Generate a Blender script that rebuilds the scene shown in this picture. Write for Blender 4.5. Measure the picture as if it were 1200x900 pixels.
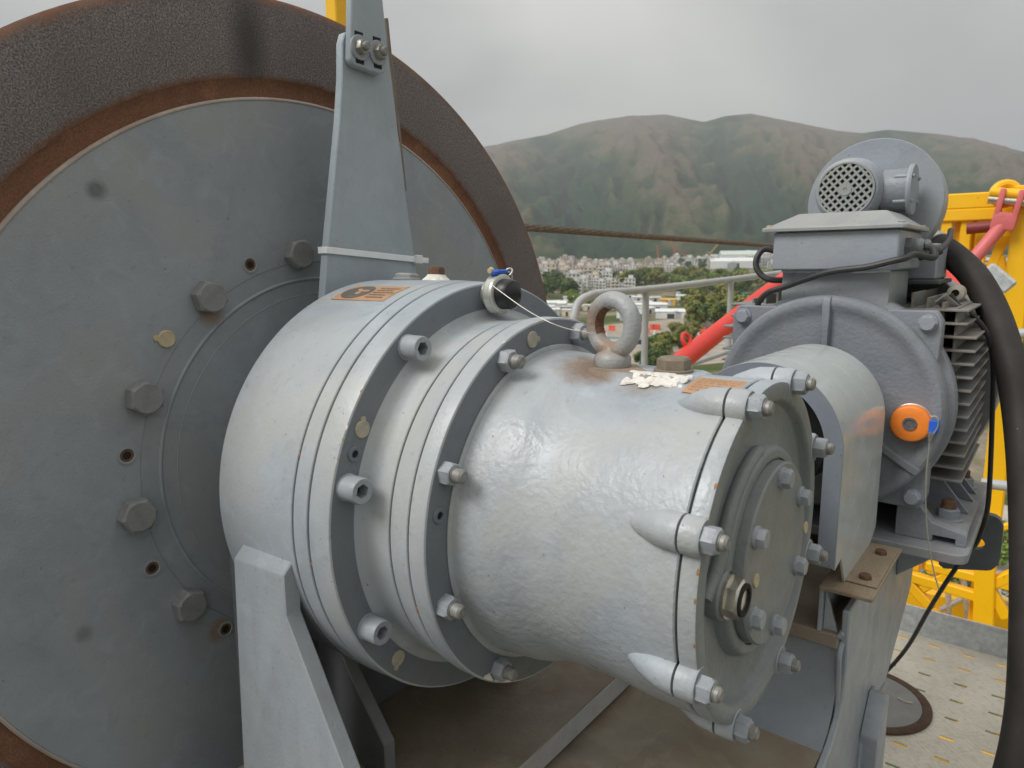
import bpy, bmesh, math, random
from mathutils import Vector, Matrix, noise
R = math.radians
PI = math.pi
random.seed(7)
for o in list(bpy.data.objects):
    bpy.data.objects.remove(o)
S = bpy.context.scene
COL = S.collection

# ------------------------------------------------------------------ camera
FPX = 815.13                       # focal length in pixels of the 1200 px photograph
CAM = Vector((0.8448, -0.6196, 0.2617))
YAW, PITCH, ROLL = R(128.3149), R(-9.7777), R(-0.5023)
FW = Vector((math.cos(YAW)*math.cos(PITCH), math.sin(YAW)*math.cos(PITCH), math.sin(PITCH)))
_r = FW.cross(Vector((0, 0, 1))).normalized()
_u = _r.cross(FW)
RT = _r*math.cos(ROLL) + _u*math.sin(ROLL)
UP = _u*math.cos(ROLL) - _r*math.sin(ROLL)
cd = bpy.data.cameras.new('camera')
cam = bpy.data.objects.new('camera', cd)
COL.objects.link(cam)
M = Matrix((RT, UP, -FW)).transposed().to_4x4()
M.translation = CAM
cam.matrix_world = M
cd.sensor_width = 36.0
cd.lens = FPX/1200*36
cd.clip_start = 0.02
cd.clip_end = 30000
cd.dof.use_dof = True
cd.dof.focus_distance = 0.80
cd.dof.aperture_fstop = 13.0
S.camera = cam

# ------------------------------------------------------------------ sky, sun, exposure
SUN = Vector((-0.30, -0.62, 0.72)).normalized()
W = bpy.data.worlds.new('World')
S.world = W
W.use_nodes = True
nt = W.node_tree
nt.nodes.clear()
def N(t, typ, **kw):
    n = t.nodes.new(typ)
    for k, v in kw.items():
        setattr(n, k, v)
    return n
wo = N(nt, 'ShaderNodeOutputWorld')
sky = N(nt, 'ShaderNodeTexSky', sky_type='NISHITA')
sky.sun_disc = False
sky.sun_elevation = math.asin(SUN.z)
sky.sun_rotation = math.atan2(SUN.x, SUN.y)
b1 = N(nt, 'ShaderNodeBackground')
b1.inputs['Strength'].default_value = 0.06
nt.links.new(sky.outputs[0], b1.inputs['Color'])
tc = N(nt, 'ShaderNodeTexCoord')
mp = N(nt, 'ShaderNodeMapping')
mp.inputs['Location'].default_value = (0.35, 0.2, 0.1)
mp.inputs['Scale'].default_value = (1.0, 1.0, 2.6)
nt.links.new(tc.outputs['Generated'], mp.inputs['Vector'])
n1 = N(nt, 'ShaderNodeTexNoise')
n1.inputs['Scale'].default_value = 1.5
n1.inputs['Detail'].default_value = 4
n1.inputs['Roughness'].default_value = 0.42
n1.inputs['Distortion'].default_value = 0.4
nt.links.new(mp.outputs[0], n1.inputs['Vector'])
cr = N(nt, 'ShaderNodeValToRGB')
e = cr.color_ramp.elements
e[0].position = 0.34; e[0].color = (0.395, 0.395, 0.385, 1)
e[1].position = 0.66; e[1].color = (0.75, 0.74, 0.69, 1)
m = cr.color_ramp.elements.new(0.5); m.color = (0.525, 0.522, 0.500, 1)
nt.links.new(n1.outputs['Fac'], cr.inputs['Fac'])
b2 = N(nt, 'ShaderNodeBackground')
b2.inputs['Strength'].default_value = 0.555
sep_ = N(nt, 'ShaderNodeSeparateXYZ')
nt.links.new(tc.outputs['Generated'], sep_.inputs[0])
zc_ = N(nt, 'ShaderNodeMath', operation='MAXIMUM'); zc_.inputs[1].default_value = 0.0
nt.links.new(sep_.outputs['Z'], zc_.inputs[0])
cie = N(nt, 'ShaderNodeMath', operation='MULTIPLY_ADD')
nt.links.new(zc_.outputs[0], cie.inputs[0]); cie.inputs[1].default_value = 2.0/1.42; cie.inputs[2].default_value = 1.0/1.42
cm_ = N(nt, 'ShaderNodeVectorMath', operation='SCALE')
nt.links.new(cr.outputs[0], cm_.inputs[0]); nt.links.new(cie.outputs[0], cm_.inputs['Scale'])
nt.links.new(cm_.outputs[0], b2.inputs['Color'])
mx = N(nt, 'ShaderNodeMixShader')
mx.inputs[0].default_value = 0.94
nt.links.new(b1.outputs[0], mx.inputs[1])
nt.links.new(b2.outputs[0], mx.inputs[2])
nt.links.new(mx.outputs[0], wo.inputs['Surface'])
sd = bpy.data.lights.new('sun', 'SUN')
sd.energy = 1.5
sd.angle = R(26)
sd.color = (1.0, 0.985, 0.965)
so = bpy.data.objects.new('sun', sd)
COL.objects.link(so)
so.rotation_euler = (-SUN).to_track_quat('-Z', 'Y').to_euler()
S.view_settings.view_transform = 'Standard'
S.view_settings.look = 'None'
S.view_settings.exposure = 0.85
S.view_settings.gamma = 1.0
S.view_settings.use_curve_mapping = False

# ------------------------------------------------------------------ pixel helpers (a pixel is a direction; a plane gives the distance)
def ray(px, py):
    return FW + RT*((px-600)/FPX) - UP*((py-450)/FPX)
def onx(px, py, X):
    d = ray(px, py); return CAM + d*((X-CAM.x)/d.x)
def ony(px, py, Y):
    d = ray(px, py); return CAM + d*((Y-CAM.y)/d.y)
def onz(px, py, Z):
    d = ray(px, py); return CAM + d*((Z-CAM.z)/d.z)
def at(px, py, t):
    return CAM + ray(px, py)*t

# ------------------------------------------------------------------ mesh builder
class MB:
    def __init__(s):
        s.v = []; s.f = []; s.m = []
    def add(s, vs, fs, mi=0):
        o = len(s.v)
        s.v += [tuple(p) for p in vs]
        s.f += [tuple(i+o for i in q) for q in fs]
        s.m += [mi]*len(fs)
        return s
    def box(s, x0, x1, y0, y1, z0, z1, mi=0):
        vs = [(x, y, z) for z in (z0, z1) for y in (y0, y1) for x in (x0, x1)]
        return s.add(vs, [(0, 2, 3, 1), (4, 5, 7, 6), (0, 1, 5, 4), (2, 6, 7, 3), (0, 4, 6, 2), (1, 3, 7, 5)], mi)
    def bar(s, a, b, w, h, up=(0, 0, 1), mi=0):
        a = Vector(a); b = Vector(b); d = (b-a).normalized(); up = Vector(up)
        if abs(d.dot(up)) > 0.98:
            up = Vector((1, 0, 0))
        sx = d.cross(up).normalized(); sz = sx.cross(d)
        vs = []
        for p in (a, b):
            for i, j in ((-1, -1), (1, -1), (1, 1), (-1, 1)):
                vs.append(p + sx*(i*w/2) + sz*(j*h/2))
        return s.add(vs, [(0, 1, 2, 3), (7, 6, 5, 4), (0, 4, 5, 1), (1, 5, 6, 2), (2, 6, 7, 3), (3, 7, 4, 0)], mi)
    def lathe(s, prof, axis='X', c=(0, 0, 0), n=96, mi=0, a0=0.0, a1=2*PI):
        """prof: list of (along, radius); closed ends where radius is 0"""
        full = abs(a1-a0-2*PI) < 1e-6
        k = n if full else n+1
        rings = []
        vs = []
        for (t, r) in prof:
            if r < 1e-7:
                rings.append([len(vs)]); vs.append(s._ax(axis, t, 0, 0, c))
            else:
                ids = []
                for i in range(k):
                    a = a0+(a1-a0)*i/n
                    ids.append(len(vs)); vs.append(s._ax(axis, t, r*math.cos(a), r*math.sin(a), c))
                rings.append(ids)
        fs = []
        for A, B in zip(rings[:-1], rings[1:]):
            for i in range(n):
                j = (i+1) % k
                if len(A) == 1 and len(B) == 1: continue
                if len(A) == 1: fs.append((A[0], B[j], B[i]))
                elif len(B) == 1: fs.append((A[i], A[j], B[0]))
                else: fs.append((A[i], A[j], B[j], B[i]))
        return s.add(vs, fs, mi)
    @staticmethod
    def _ax(axis, t, a, b, c):
        if axis == 'X': return (c[0]+t, c[1]+a, c[2]+b)
        if axis == 'Y': return (c[0]+a, c[1]+t, c[2]+b)
        return (c[0]+a, c[1]+b, c[2]+t)
    def prism(s, poly, axis, t0, t1, mi=0):
        """poly in the two other axes (Y,Z for X; X,Z for Y; X,Y for Z)"""
        n = len(poly)
        vs = [s._ax(axis, t0, a, b, (0, 0, 0)) for a, b in poly]+[s._ax(axis, t1, a, b, (0, 0, 0)) for a, b in poly]
        fs = [tuple(range(n))[::-1], tuple(range(n, 2*n))]
        fs += [(i, (i+1) % n, (i+1) % n+n, i+n) for i in range(n)]
        return s.add(vs, fs, mi)
    def tube(s, pts, r, n=12, smooth=6, mi=0, caps=True):
        P = spline(pts, smooth) if smooth else [Vector(p) for p in pts]
        rr = r if callable(r) else (lambda t: r)
        T = [(P[min(i+1, len(P)-1)]-P[max(i-1, 0)]).normalized() for i in range(len(P))]
        u = T[0].orthogonal().normalized()
        vs = []
        for i, p in enumerate(P):
            u = (u - T[i]*u.dot(T[i])).normalized()
            w = T[i].cross(u)
            q = rr(i/(len(P)-1))
            for k in range(n):
                a = 2*PI*k/n
                vs.append(p+u*(q*math.cos(a))+w*(q*math.sin(a)))
        fs = []
        for i in range(len(P)-1):
            for k in range(n):
                j = (k+1) % n
                fs.append((i*n+k, i*n+j, (i+1)*n+j, (i+1)*n+k))
        if caps:
            fs.append(tuple(range(n))[::-1]); fs.append(tuple(range((len(P)-1)*n, len(P)*n)))
        return s.add(vs, fs, mi)
    def torus(s, c, ax_u, ax_v, Rr, r, n=40, k=16, mi=0):
        c = Vector(c); U = Vector(ax_u).normalized(); V = Vector(ax_v).normalized(); Wn = U.cross(V)
        vs = []
        for i in range(n):
            a = 2*PI*i/n
            d = U*math.cos(a)+V*math.sin(a)
            for j in range(k):
                b = 2*PI*j/k
                vs.append(c+d*(Rr+r*math.cos(b))+Wn*(r*math.sin(b)))
        fs = [(i*k+j, ((i+1) % n)*k+j, ((i+1) % n)*k+(j+1) % k, i*k+(j+1) % k) for i in range(n) for j in range(k)]
        return s.add(vs, fs, mi)
def spline(pts, k=6):
    P = [Vector(p) for p in pts]
    if len(P) < 3: return P
    Q = [P[0]*2-P[1]]+P+[P[-1]*2-P[-2]]
    out = []
    for i in range(1, len(Q)-2):
        p0, p1, p2, p3 = Q[i-1:i+3]
        for j in range(k):
            t = j/k
            out.append(0.5*((2*p1)+(p2-p0)*t+(2*p0-5*p1+4*p2-p3)*t*t+(3*p1-p0-3*p2+p3)*t**3))
    out.append(P[-1])
    return out
def mesh_of(mb, name, mats, bevel=0.0, seg=1, sharp=34, flat=False):
    me = bpy.data.meshes.new(name)
    me.from_pydata(mb.v, [], mb.f)
    for i, p in enumerate(me.polygons):
        p.material_index = mb.m[i]
    bm = bmesh.new(); bm.from_mesh(me)
    bmesh.ops.remove_doubles(bm, verts=bm.verts, dist=1e-6)
    bmesh.ops.recalc_face_normals(bm, faces=bm.faces)
    if bevel > 0:
        es = [e for e in bm.edges if len(e.link_faces) == 2 and e.calc_face_angle(0) > R(30)]
        bmesh.ops.bevel(bm, geom=es, offset=bevel, segments=seg, profile=0.6, affect='EDGES', clamp_overlap=True)
    for fc in bm.faces: fc.smooth = not flat
    if not flat:
        for e in bm.edges:
            if len(e.link_faces) == 2 and e.calc_face_angle(0) > R(sharp): e.smooth = False
    bm.to_mesh(me); bm.free()
    for mt in (mats if isinstance(mats, (list, tuple)) else [mats]):
        me.materials.append(mt)
    return me
def link(name, me, parent=None, loc=None, rot=None):
    o = bpy.data.objects.new(name, me)
    COL.objects.link(o)
    if parent is not None:
        o.parent = parent
        # parts are modelled in world coordinates; shift by the thing's own origin
        base = Vector(parent.get('_o', (0, 0, 0)))
        o['_o'] = tuple(base + (Vector(loc)-base if loc is not None else Vector((0, 0, 0)) - base + base)) if loc is not None else tuple(Vector((0, 0, 0)))
        o.location = (Vector(loc) if loc is not None else Vector((0, 0, 0))) - base
    elif loc is not None:
        o.location = loc
        o['_o'] = tuple(loc)
    else:
        o['_o'] = (0, 0, 0)
    if rot is not None: o.rotation_euler = rot
    return o
def obj(name, mb, mat, parent=None, bevel=0.0, seg=1, loc=None, rot=None, sharp=34, flat=False):
    return link(name, mesh_of(mb, name, mat, bevel, seg, sharp, flat), parent, loc, rot)
def tag(o, label, cat, group=None):
    o['label'] = label; o['category'] = cat
    if group: o['group'] = group
    return o
def thing(name, label, cat, loc=(0, 0, 0), group=None):
    o = bpy.data.objects.new(name, None)
    COL.objects.link(o)
    o.empty_display_size = 0.05
    o.location = loc
    o['_o'] = tuple(loc)
    return tag(o, label, cat, group)
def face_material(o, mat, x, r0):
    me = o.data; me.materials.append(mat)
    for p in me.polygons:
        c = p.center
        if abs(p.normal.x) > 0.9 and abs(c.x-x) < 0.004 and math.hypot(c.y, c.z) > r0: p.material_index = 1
def struct(o, kind='structure'):
    o['kind'] = kind
    return o

# ------------------------------------------------------------------ materials
MATS = {}
def new_mat(name):
    m = bpy.data.materials.new(name); m.use_nodes = True
    t = m.node_tree
    b = t.nodes['Principled BSDF']
    return m, t, b
def noise_node(t, vec, scale, detail=4, rough=0.55, dist=0.0):
    n = N(t, 'ShaderNodeTexNoise')
    n.inputs['Scale'].default_value = scale
    n.inputs['Detail'].default_value = detail
    n.inputs['Roughness'].default_value = rough
    n.inputs['Distortion'].default_value = dist
    t.links.new(vec, n.inputs['Vector'])
    return n.outputs['Fac']
def ramp(t, fac, stops):
    c = N(t, 'ShaderNodeValToRGB')
    el = c.color_ramp.elements
    while len(el) < len(stops): el.new(0.5)
    for i, (p, col) in enumerate(stops):
        el[i].position = p
        el[i].color = (*col, 1) if isinstance(col, (tuple, list)) else (col, col, col, 1)
    t.links.new(fac, c.inputs['Fac'])
    return c.outputs['Color']
def mixc(t, fac, a, b, mode='MIX'):
    n = N(t, 'ShaderNodeMix', data_type='RGBA', blend_type=mode)
    for sock, v in ((n.inputs[0], fac), (n.inputs[6], a), (n.inputs[7], b)):
        if isinstance(v, (int, float)): sock.default_value = v
        elif isinstance(v, (tuple, list)): sock.default_value = (*v[:3], 1)
        else: t.links.new(v, sock)
    return n.outputs[2]
def bump(t, b, h, strength=0.2, dist=0.001, prev=None):
    n = N(t, 'ShaderNodeBump')
    n.inputs['Strength'].default_value = strength
    n.inputs['Distance'].default_value = dist
    t.links.new(h, n.inputs['Height'])
    if prev is not None: t.links.new(prev, n.inputs['Normal'])
    t.links.new(n.outputs[0], b.inputs['Normal'])
    return n.outputs[0]
def paint(name, col, rough=0.42, var=0.14, peel=0.35, peel_scale=260, speck=0.0, speck_col=(0.30, 0.12, 0.04), dirt=0.0, dirt_col=(0.16, 0.12, 0.08),
          tint=None, scale=1.0, metal=0.0, spec=0.5, streak=0.0):
    m, t, b = new_mat(name)
    v = N(t, 'ShaderNodeTexCoord').outputs['Object']
    lo = tuple(c*(1-var) for c in col); hi = tuple(min(1, c*(1+var)) for c in col)
    c = ramp(t, noise_node(t, v, 7*scale, 6, 0.6, 0.6), [(0.3, lo), (0.7, hi)])
    if tint:
        c = mixc(t, ramp(t, noise_node(t, v, 4.5*scale, 3, 0.5, 1.0), [(0.42, 0), (0.66, 1)]), c, tint)
    if streak:
        mpn = N(t, 'ShaderNodeMapping'); mpn.inputs['Scale'].default_value = (1, 1, 0.12)
        t.links.new(v, mpn.inputs['Vector'])
        c = mixc(t, ramp(t, noise_node(t, mpn.outputs[0], 40*scale, 4, 0.6), [(0.52, 0), (0.75, streak)]), c, tuple(q*0.62 for q in col))
    if dirt:
        c = mixc(t, ramp(t, noise_node(t, v, 10*scale, 8, 0.65, 0.8), [(0.62-0.28*dirt, 0), (0.80, min(1, dirt))]), c, dirt_col)
    c = mixc(t, ramp(t, noise_node(t, v, 24*scale, 7, 0.62, 1.2), [(0.50, 0), (0.72, 0.55*min(1, var*6))]), c, tuple(min(1, q*1.28) for q in col))
    c = mixc(t, ramp(t, noise_node(t, v, 15*scale, 8, 0.7, 1.6), [(0.56, 0), (0.74, 0.6*min(1, var*6))]), c, tuple(q*0.72 for q in col))
    c = mixc(t, ramp(t, noise_node(t, v, 210*scale, 2, 0.5), [(0.735, 0), (0.76, 0.8)]), c, tuple(q*0.35 for q in col))
    # scuffs and small flakes
    c = mixc(t, ramp(t, noise_node(t, v, 90*scale, 3, 0.5), [(0.66, 0), (0.72, 0.35)]), c, tuple(q*0.7 for q in col))
    if speck:
        c = mixc(t, ramp(t, noise_node(t, v, 46*scale, 4, 0.55, 0.3), [(0.80-0.12*speck, 0), (0.815-0.12*speck, 1)]), c, speck_col)
    t.links.new(c, b.inputs['Base Color'])
    r = ramp(t, noise_node(t, v, 22*scale, 5, 0.6), [(0.3, max(0.05, rough-0.1)), (0.7, min(1, rough+0.14))])
    t.links.new(r, b.inputs['Roughness'])
    b.inputs['Metallic'].default_value = metal
    b.inputs['Specular IOR Level'].default_value = spec
    if peel:
        p = bump(t, b, noise_node(t, v, peel_scale*scale, 2, 0.5), peel, 0.0011)
        bump(t, b, noise_node(t, v, 45*scale, 4, 0.6), peel*0.8, 0.0009, p)
    MATS[name] = m
    return m
def spot(m, centre, r0, r1, col, amount=0.8):
    """a stain of its own soaked into a painted casting"""
    t = m.node_tree; b = t.nodes['Principled BSDF']
    v = N(t, 'ShaderNodeTexCoord').outputs['Object']
    d = N(t, 'ShaderNodeVectorMath', operation='DISTANCE'); t.links.new(v, d.inputs[0]); d.inputs[1].default_value = centre
    w = N(t, 'ShaderNodeMath', operation='MULTIPLY_ADD'); t.links.new(noise_node(t, v, 55, 6, 0.7), w.inputs[0]); w.inputs[1].default_value = -r1*0.9; t.links.new(d.outputs['Value'], w.inputs[2])
    f = ramp(t, w.outputs[0], [(max(0.0, r0-r1*0.45), amount), (r1*0.55, 0)])
    old = b.inputs['Base Color'].links[0].from_socket
    t.links.new(mixc(t, f, old, col), b.inputs['Base Color'])
def rust(name, a, bcol, c3, scale=1.0, rough=0.85, grain=420):
    m, t, b = new_mat(name)
    v = N(t, 'ShaderNodeTexCoord').outputs['Object']
    c = ramp(t, noise_node(t, v, 14*scale, 8, 0.7, 0.5), [(0.3, a), (0.52, bcol), (0.72, c3)])
    g = noise_node(t, v, grain*scale, 2, 0.6)
    c = mixc(t, ramp(t, g, [(0.42, 0.0), (0.62, 0.45)]), c, tuple(q*0.45 for q in a))
    t.links.new(c, b.inputs['Base Color'])
    b.inputs['Roughness'].default_value = rough
    bump(t, b, g, 0.45, 0.0012)
    MATS[name] = m
    return m
def plain(name, col, rough=0.5, metal=0.0, var=0.1, scale=20, bmp=0.0, bscale=200, emit=None):
    m, t, b = new_mat(name)
    v = N(t, 'ShaderNodeTexCoord').outputs['Object']
    c = ramp(t, noise_node(t, v, scale, 5, 0.6), [(0.3, tuple(q*(1-var) for q in col)), (0.7, tuple(min(1, q*(1+var)) for q in col))])
    t.links.new(c, b.inputs['Base Color'])
    b.inputs['Roughness'].default_value = rough
    b.inputs['Metallic'].default_value = metal
    if bmp: bump(t, b, noise_node(t, v, bscale, 3, 0.6), bmp, 0.001)
    MATS[name] = m
    return m

GEAR = paint('gear_paint', (0.365, 0.402, 0.438), rough=0.40, var=0.15, peel=0.28, tint=(0.445, 0.455, 0.445), speck=0.16, dirt=0.20, dirt_col=(0.27, 0.265, 0.245))
HOUS = paint('cast_housing_paint', (0.345, 0.380, 0.415), rough=0.36, var=0.14, peel=0.75, peel_scale=150, tint=(0.42, 0.43, 0.42), speck=0.10, dirt=0.22, dirt_col=(0.27, 0.26, 0.235))
FACE = paint('flange_face_dark', (0.155, 0.178, 0.204), rough=0.5, var=0.1, peel=0.35, peel_scale=300, tint=(0.165, 0.178, 0.19), speck=0.1, dirt=0.12, dirt_col=(0.12, 0.11, 0.10))  # darker tone for the flange faces turned to +X
COVER = paint('cover_dark', (0.205, 0.225, 0.228), rough=0.44, var=0.12, peel=0.6, peel_scale=200, tint=(0.23, 0.243, 0.238), speck=0.18, dirt=0.2, dirt_col=(0.2, 0.19, 0.16))
PLATE = paint('drum_plate_paint', (0.285, 0.315, 0.340), rough=0.56, var=0.12, peel=0.45, peel_scale=420, tint=(0.31, 0.322, 0.325), speck=0.05, dirt=0.25, dirt_col=(0.245, 0.25, 0.245))
MOTOR = paint('motor_paint', (0.225, 0.243, 0.275), rough=0.42, var=0.12, peel=0.8, peel_scale=170, tint=(0.245, 0.255, 0.27), speck=0.08, dirt=0.2, dirt_col=(0.17, 0.15, 0.13))
MOTORL = paint('terminal_box_paint', (0.30, 0.328, 0.372), rough=0.40, var=0.1, peel=0.35, peel_scale=170, tint=(0.33, 0.35, 0.375), speck=0.05, dirt=0.12)
LID = paint('lid_paint', (0.30, 0.31, 0.31), rough=0.38, var=0.12, peel=0.25, tint=(0.35, 0.35, 0.33), speck=0.2, dirt=0.25, dirt_col=(0.28, 0.24, 0.18))
GUARD = paint('guard_paint', (0.50, 0.53, 0.525), rough=0.17, var=0.05, peel=0.05, tint=(0.54, 0.555, 0.54), speck=0.05, dirt=0.0, streak=0.18)
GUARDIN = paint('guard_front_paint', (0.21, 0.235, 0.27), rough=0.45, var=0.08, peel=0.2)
FRAME = paint('frame_paint', (0.315, 0.345, 0.372), rough=0.42, var=0.1, peel=0.3, tint=(0.35, 0.366, 0.372), speck=0.18, dirt=0.2, dirt_col=(0.30, 0.28, 0.24), streak=0.3)
STRAP = paint('strap_paint', (0.355, 0.400, 0.435), rough=0.45, var=0.1, peel=0.3, speck=0.12, dirt=0.12, streak=0.15)
TRAY = paint('oily_tray', (0.27, 0.235, 0.175), rough=0.42, var=0.25, peel=0.4, tint=(0.18, 0.145, 0.10), dirt=0.8, dirt_col=(0.20, 0.115, 0.07), scale=0.7)
LEDGE = paint('ledge_paint', (0.26, 0.22, 0.17), rough=0.6, var=0.2, peel=0.4, tint=(0.30, 0.27, 0.22), dirt=0.6, dirt_col=(0.24, 0.12, 0.06))
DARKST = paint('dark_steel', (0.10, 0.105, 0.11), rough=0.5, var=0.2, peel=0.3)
BOLT = paint('bolt_paint', (0.32, 0.345, 0.37), rough=0.38, var=0.14, peel=0.35, speck=0.35, dirt=0.25, dirt_col=(0.2, 0.16, 0.11), scale=3)
BOLTD = paint('drum_bolt_paint', (0.25, 0.25, 0.245), rough=0.5, var=0.2, peel=0.5, speck=0.5, dirt=0.4, dirt_col=(0.2, 0.15, 0.1), scale=3)
STUD = plain('stud_steel', (0.26, 0.25, 0.235), 0.5, 0.25, 0.35, 160)
ZINC = plain('zinc', (0.55, 0.55, 0.53), 0.34, 0.85, 0.2, 60, 0.1)
NICKEL = plain('nickel', (0.62, 0.58, 0.50), 0.25, 0.9, 0.2, 60)
RUSTB = rust('rust_brown', (0.15, 0.065, 0.034), (0.215, 0.10, 0.054), (0.29, 0.145, 0.075))
RUSTD = rust('rust_bolt', (0.10, 0.05, 0.03), (0.17, 0.09, 0.05), (0.24, 0.13, 0.07), 5)
RUSTO = rust('rust_orange', (0.30, 0.12, 0.04), (0.42, 0.19, 0.07), (0.25, 0.09, 0.03), 3)
TABM = rust('rusty_tab', (0.30, 0.24, 0.16), (0.36, 0.28, 0.19), (0.27, 0.15, 0.08), 1.5, 0.6, 300)
GALV = plain('galvanised', (0.50, 0.52, 0.53), 0.45, 0.1, 0.22, 60, 0.15, 300)
RAIL = plain('rail_paint', (0.42, 0.43, 0.425), 0.42, 0.0, 0.1, 12, 0.1)
BLACK = plain('black_plastic_guard_shade', (0.016, 0.016, 0.017), 0.38, 0.0, 0.2, 60)
GAP = plain('joint_black', (0.012, 0.011, 0.010), 0.8, 0.0, 0.2, 60)
RUBBER = paint('hose_rubber', (0.036, 0.031, 0.028), rough=0.62, var=0.25, peel=0.35, peel_scale=500, dirt=0.4, dirt_col=(0.075, 0.062, 0.052), speck=0.25, speck_col=(0.3, 0.28, 0.25), spec=0.3)
CABLE = plain('cable_rubber', (0.035, 0.035, 0.036), 0.5, 0.0, 0.25, 80)
YELLOW = paint('yellow_paint', (0.96, 0.54, 0.006), rough=0.42, var=0.05, peel=0.1, tint=(0.90, 0.48, 0.008), dirt=0.12, dirt_col=(0.45, 0.26, 0.04), scale=0.2)
RED = paint('red_paint', (0.72, 0.05, 0.035), rough=0.4, var=0.08, peel=0.1, scale=0.3)
PINK = paint('faded_red_paint', (0.66, 0.15, 0.15), rough=0.5, var=0.12, peel=0.1, scale=0.3)
CREAM = plain('cream_plastic', (0.52, 0.43, 0.27), 0.5, 0.0, 0.12, 90)
CREAMG = plain('grey_cream_plastic', (0.40, 0.37, 0.29), 0.5, 0.0, 0.12, 90)
ORANGE = plain('orange_plastic', (0.95, 0.25, 0.03), 0.45, 0.0, 0.12, 40)
BLUE = plain('blue_plastic', (0.02, 0.13, 0.62), 0.4, 0.0, 0.1, 60)
WHITE = plain('white_plastic', (0.74, 0.75, 0.75), 0.45, 0.0, 0.05, 40)
TIE = plain('nylon_tie', (0.82, 0.85, 0.86), 0.35, 0.0, 0.05, 40)
CHALK = plain('white_sealant', (0.74, 0.70, 0.64), 0.8, 0.0, 0.2, 150, 0.6, 300)
STICK = plain('orange_sticker', (0.46, 0.265, 0.145), 0.55, 0.0, 0.12, 60)
STICKD = plain('sticker_print', (0.12, 0.11, 0.10), 0.6, 0.0, 0.15, 60)
WIRE = plain('steel_wire', (0.55, 0.54, 0.50), 0.35, 0.7, 0.15, 200)
ROPEM = plain('greasy_rope', (0.155, 0.125, 0.09), 0.6, 0.3, 0.35, 60, 0.5, 150)
DUST = plain('rust_dust', (0.30, 0.20, 0.13), 0.9, 0.0, 0.3, 60)

spot(HOUS, (0.478, -0.024, 0.154), 0.006, 0.042, (0.21, 0.135, 0.085), 0.9)
spot(HOUS, (0.545, -0.030, 0.150), 0.004, 0.035, (0.27, 0.21, 0.15), 0.6)
spot(PLATE, (0, -0.164, 0.204), 0.002, 0.020, (0.27, 0.17, 0.09), 0.7)
spot(PLATE, (0, -0.187, -0.218), 0.002, 0.020, (0.27, 0.17, 0.08), 0.7)
spot(PLATE, tuple(onx(113, 222, 0)), 0.003, 0.013, (0.11, 0.112, 0.11), 0.8)
spot(PLATE, tuple(onx(99, 743, 0)), 0.004, 0.012, (0.18, 0.185, 0.185), 0.8)
spot(PLATE, (0, -0.49, 0.30), 0.01, 0.08, (0.23, 0.22, 0.16), 0.7)
# brake band: sand-rough dark brown steel, rusty towards both edges, one dark rubbed patch
def band_mat():
    m, t, b = new_mat('brake_band_steel')
    v = N(t, 'ShaderNodeTexCoord').outputs['Object']
    g = noise_node(t, v, 520, 2, 0.6)
    c = ramp(t, g, [(0.32, (0.075, 0.060, 0.056)), (0.50, (0.172, 0.147, 0.140)), (0.68, (0.31, 0.275, 0.262))])
    c = mixc(t, ramp(t, noise_node(t, v, 5, 6, 0.6, 0.5), [(0.35, 0.0), (0.7, 0.55)]), c, (0.115, 0.086, 0.078))
    sep = N(t, 'ShaderNodeSeparateXYZ'); t.links.new(v, sep.inputs[0])
    comb = N(t, 'ShaderNodeCombineXYZ')
    t.links.new(sep.outputs['Y'], comb.inputs['Y']); t.links.new(sep.outputs['Z'], comb.inputs['Z'])
    ln = N(t, 'ShaderNodeVectorMath', operation='LENGTH'); t.links.new(comb.outputs[0], ln.inputs[0])
    w = N(t, 'ShaderNodeMath', operation='MULTIPLY_ADD')
    t.links.new(noise_node(t, v, 30, 5, 0.6), w.inputs[0]); w.inputs[1].default_value = 0.014
    t.links.new(ln.outputs['Value'], w.inputs[2])
    edge = ramp(t, w.outputs[0], [(0.513, 1), (0.521, 0), (0.600, 0), (0.612, 1)])
    c = mixc(t, edge, c, ramp(t, noise_node(t, v, 60, 6, 0.7), [(0.3, (0.10, 0.042, 0.022)), (0.7, (0.20, 0.088, 0.040))]))
    d = N(t, 'ShaderNodeVectorMath', operation='DISTANCE')
    mpn = N(t, 'ShaderNodeMapping'); mpn.inputs['Scale'].default_value = (1, 1.6, 0.55)
    t.links.new(v, mpn.inputs['Vector']); t.links.new(mpn.outputs[0], d.inputs[0])
    q = onx(292, 48, 0.0); d.inputs[1].default_value = (0, q.y*1.6, q.z*0.55)
    c = mixc(t, ramp(t, d.outputs['Value'], [(0.012, 0.75), (0.055, 0.0)]), c, (0.035, 0.030, 0.028))
    t.links.new(c, b.inputs['Base Color'])
    b.inputs['Roughness'].default_value = 0.78
    bump(t, b, g, 0.6, 0.0015)
    return m
BAND = band_mat()

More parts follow.
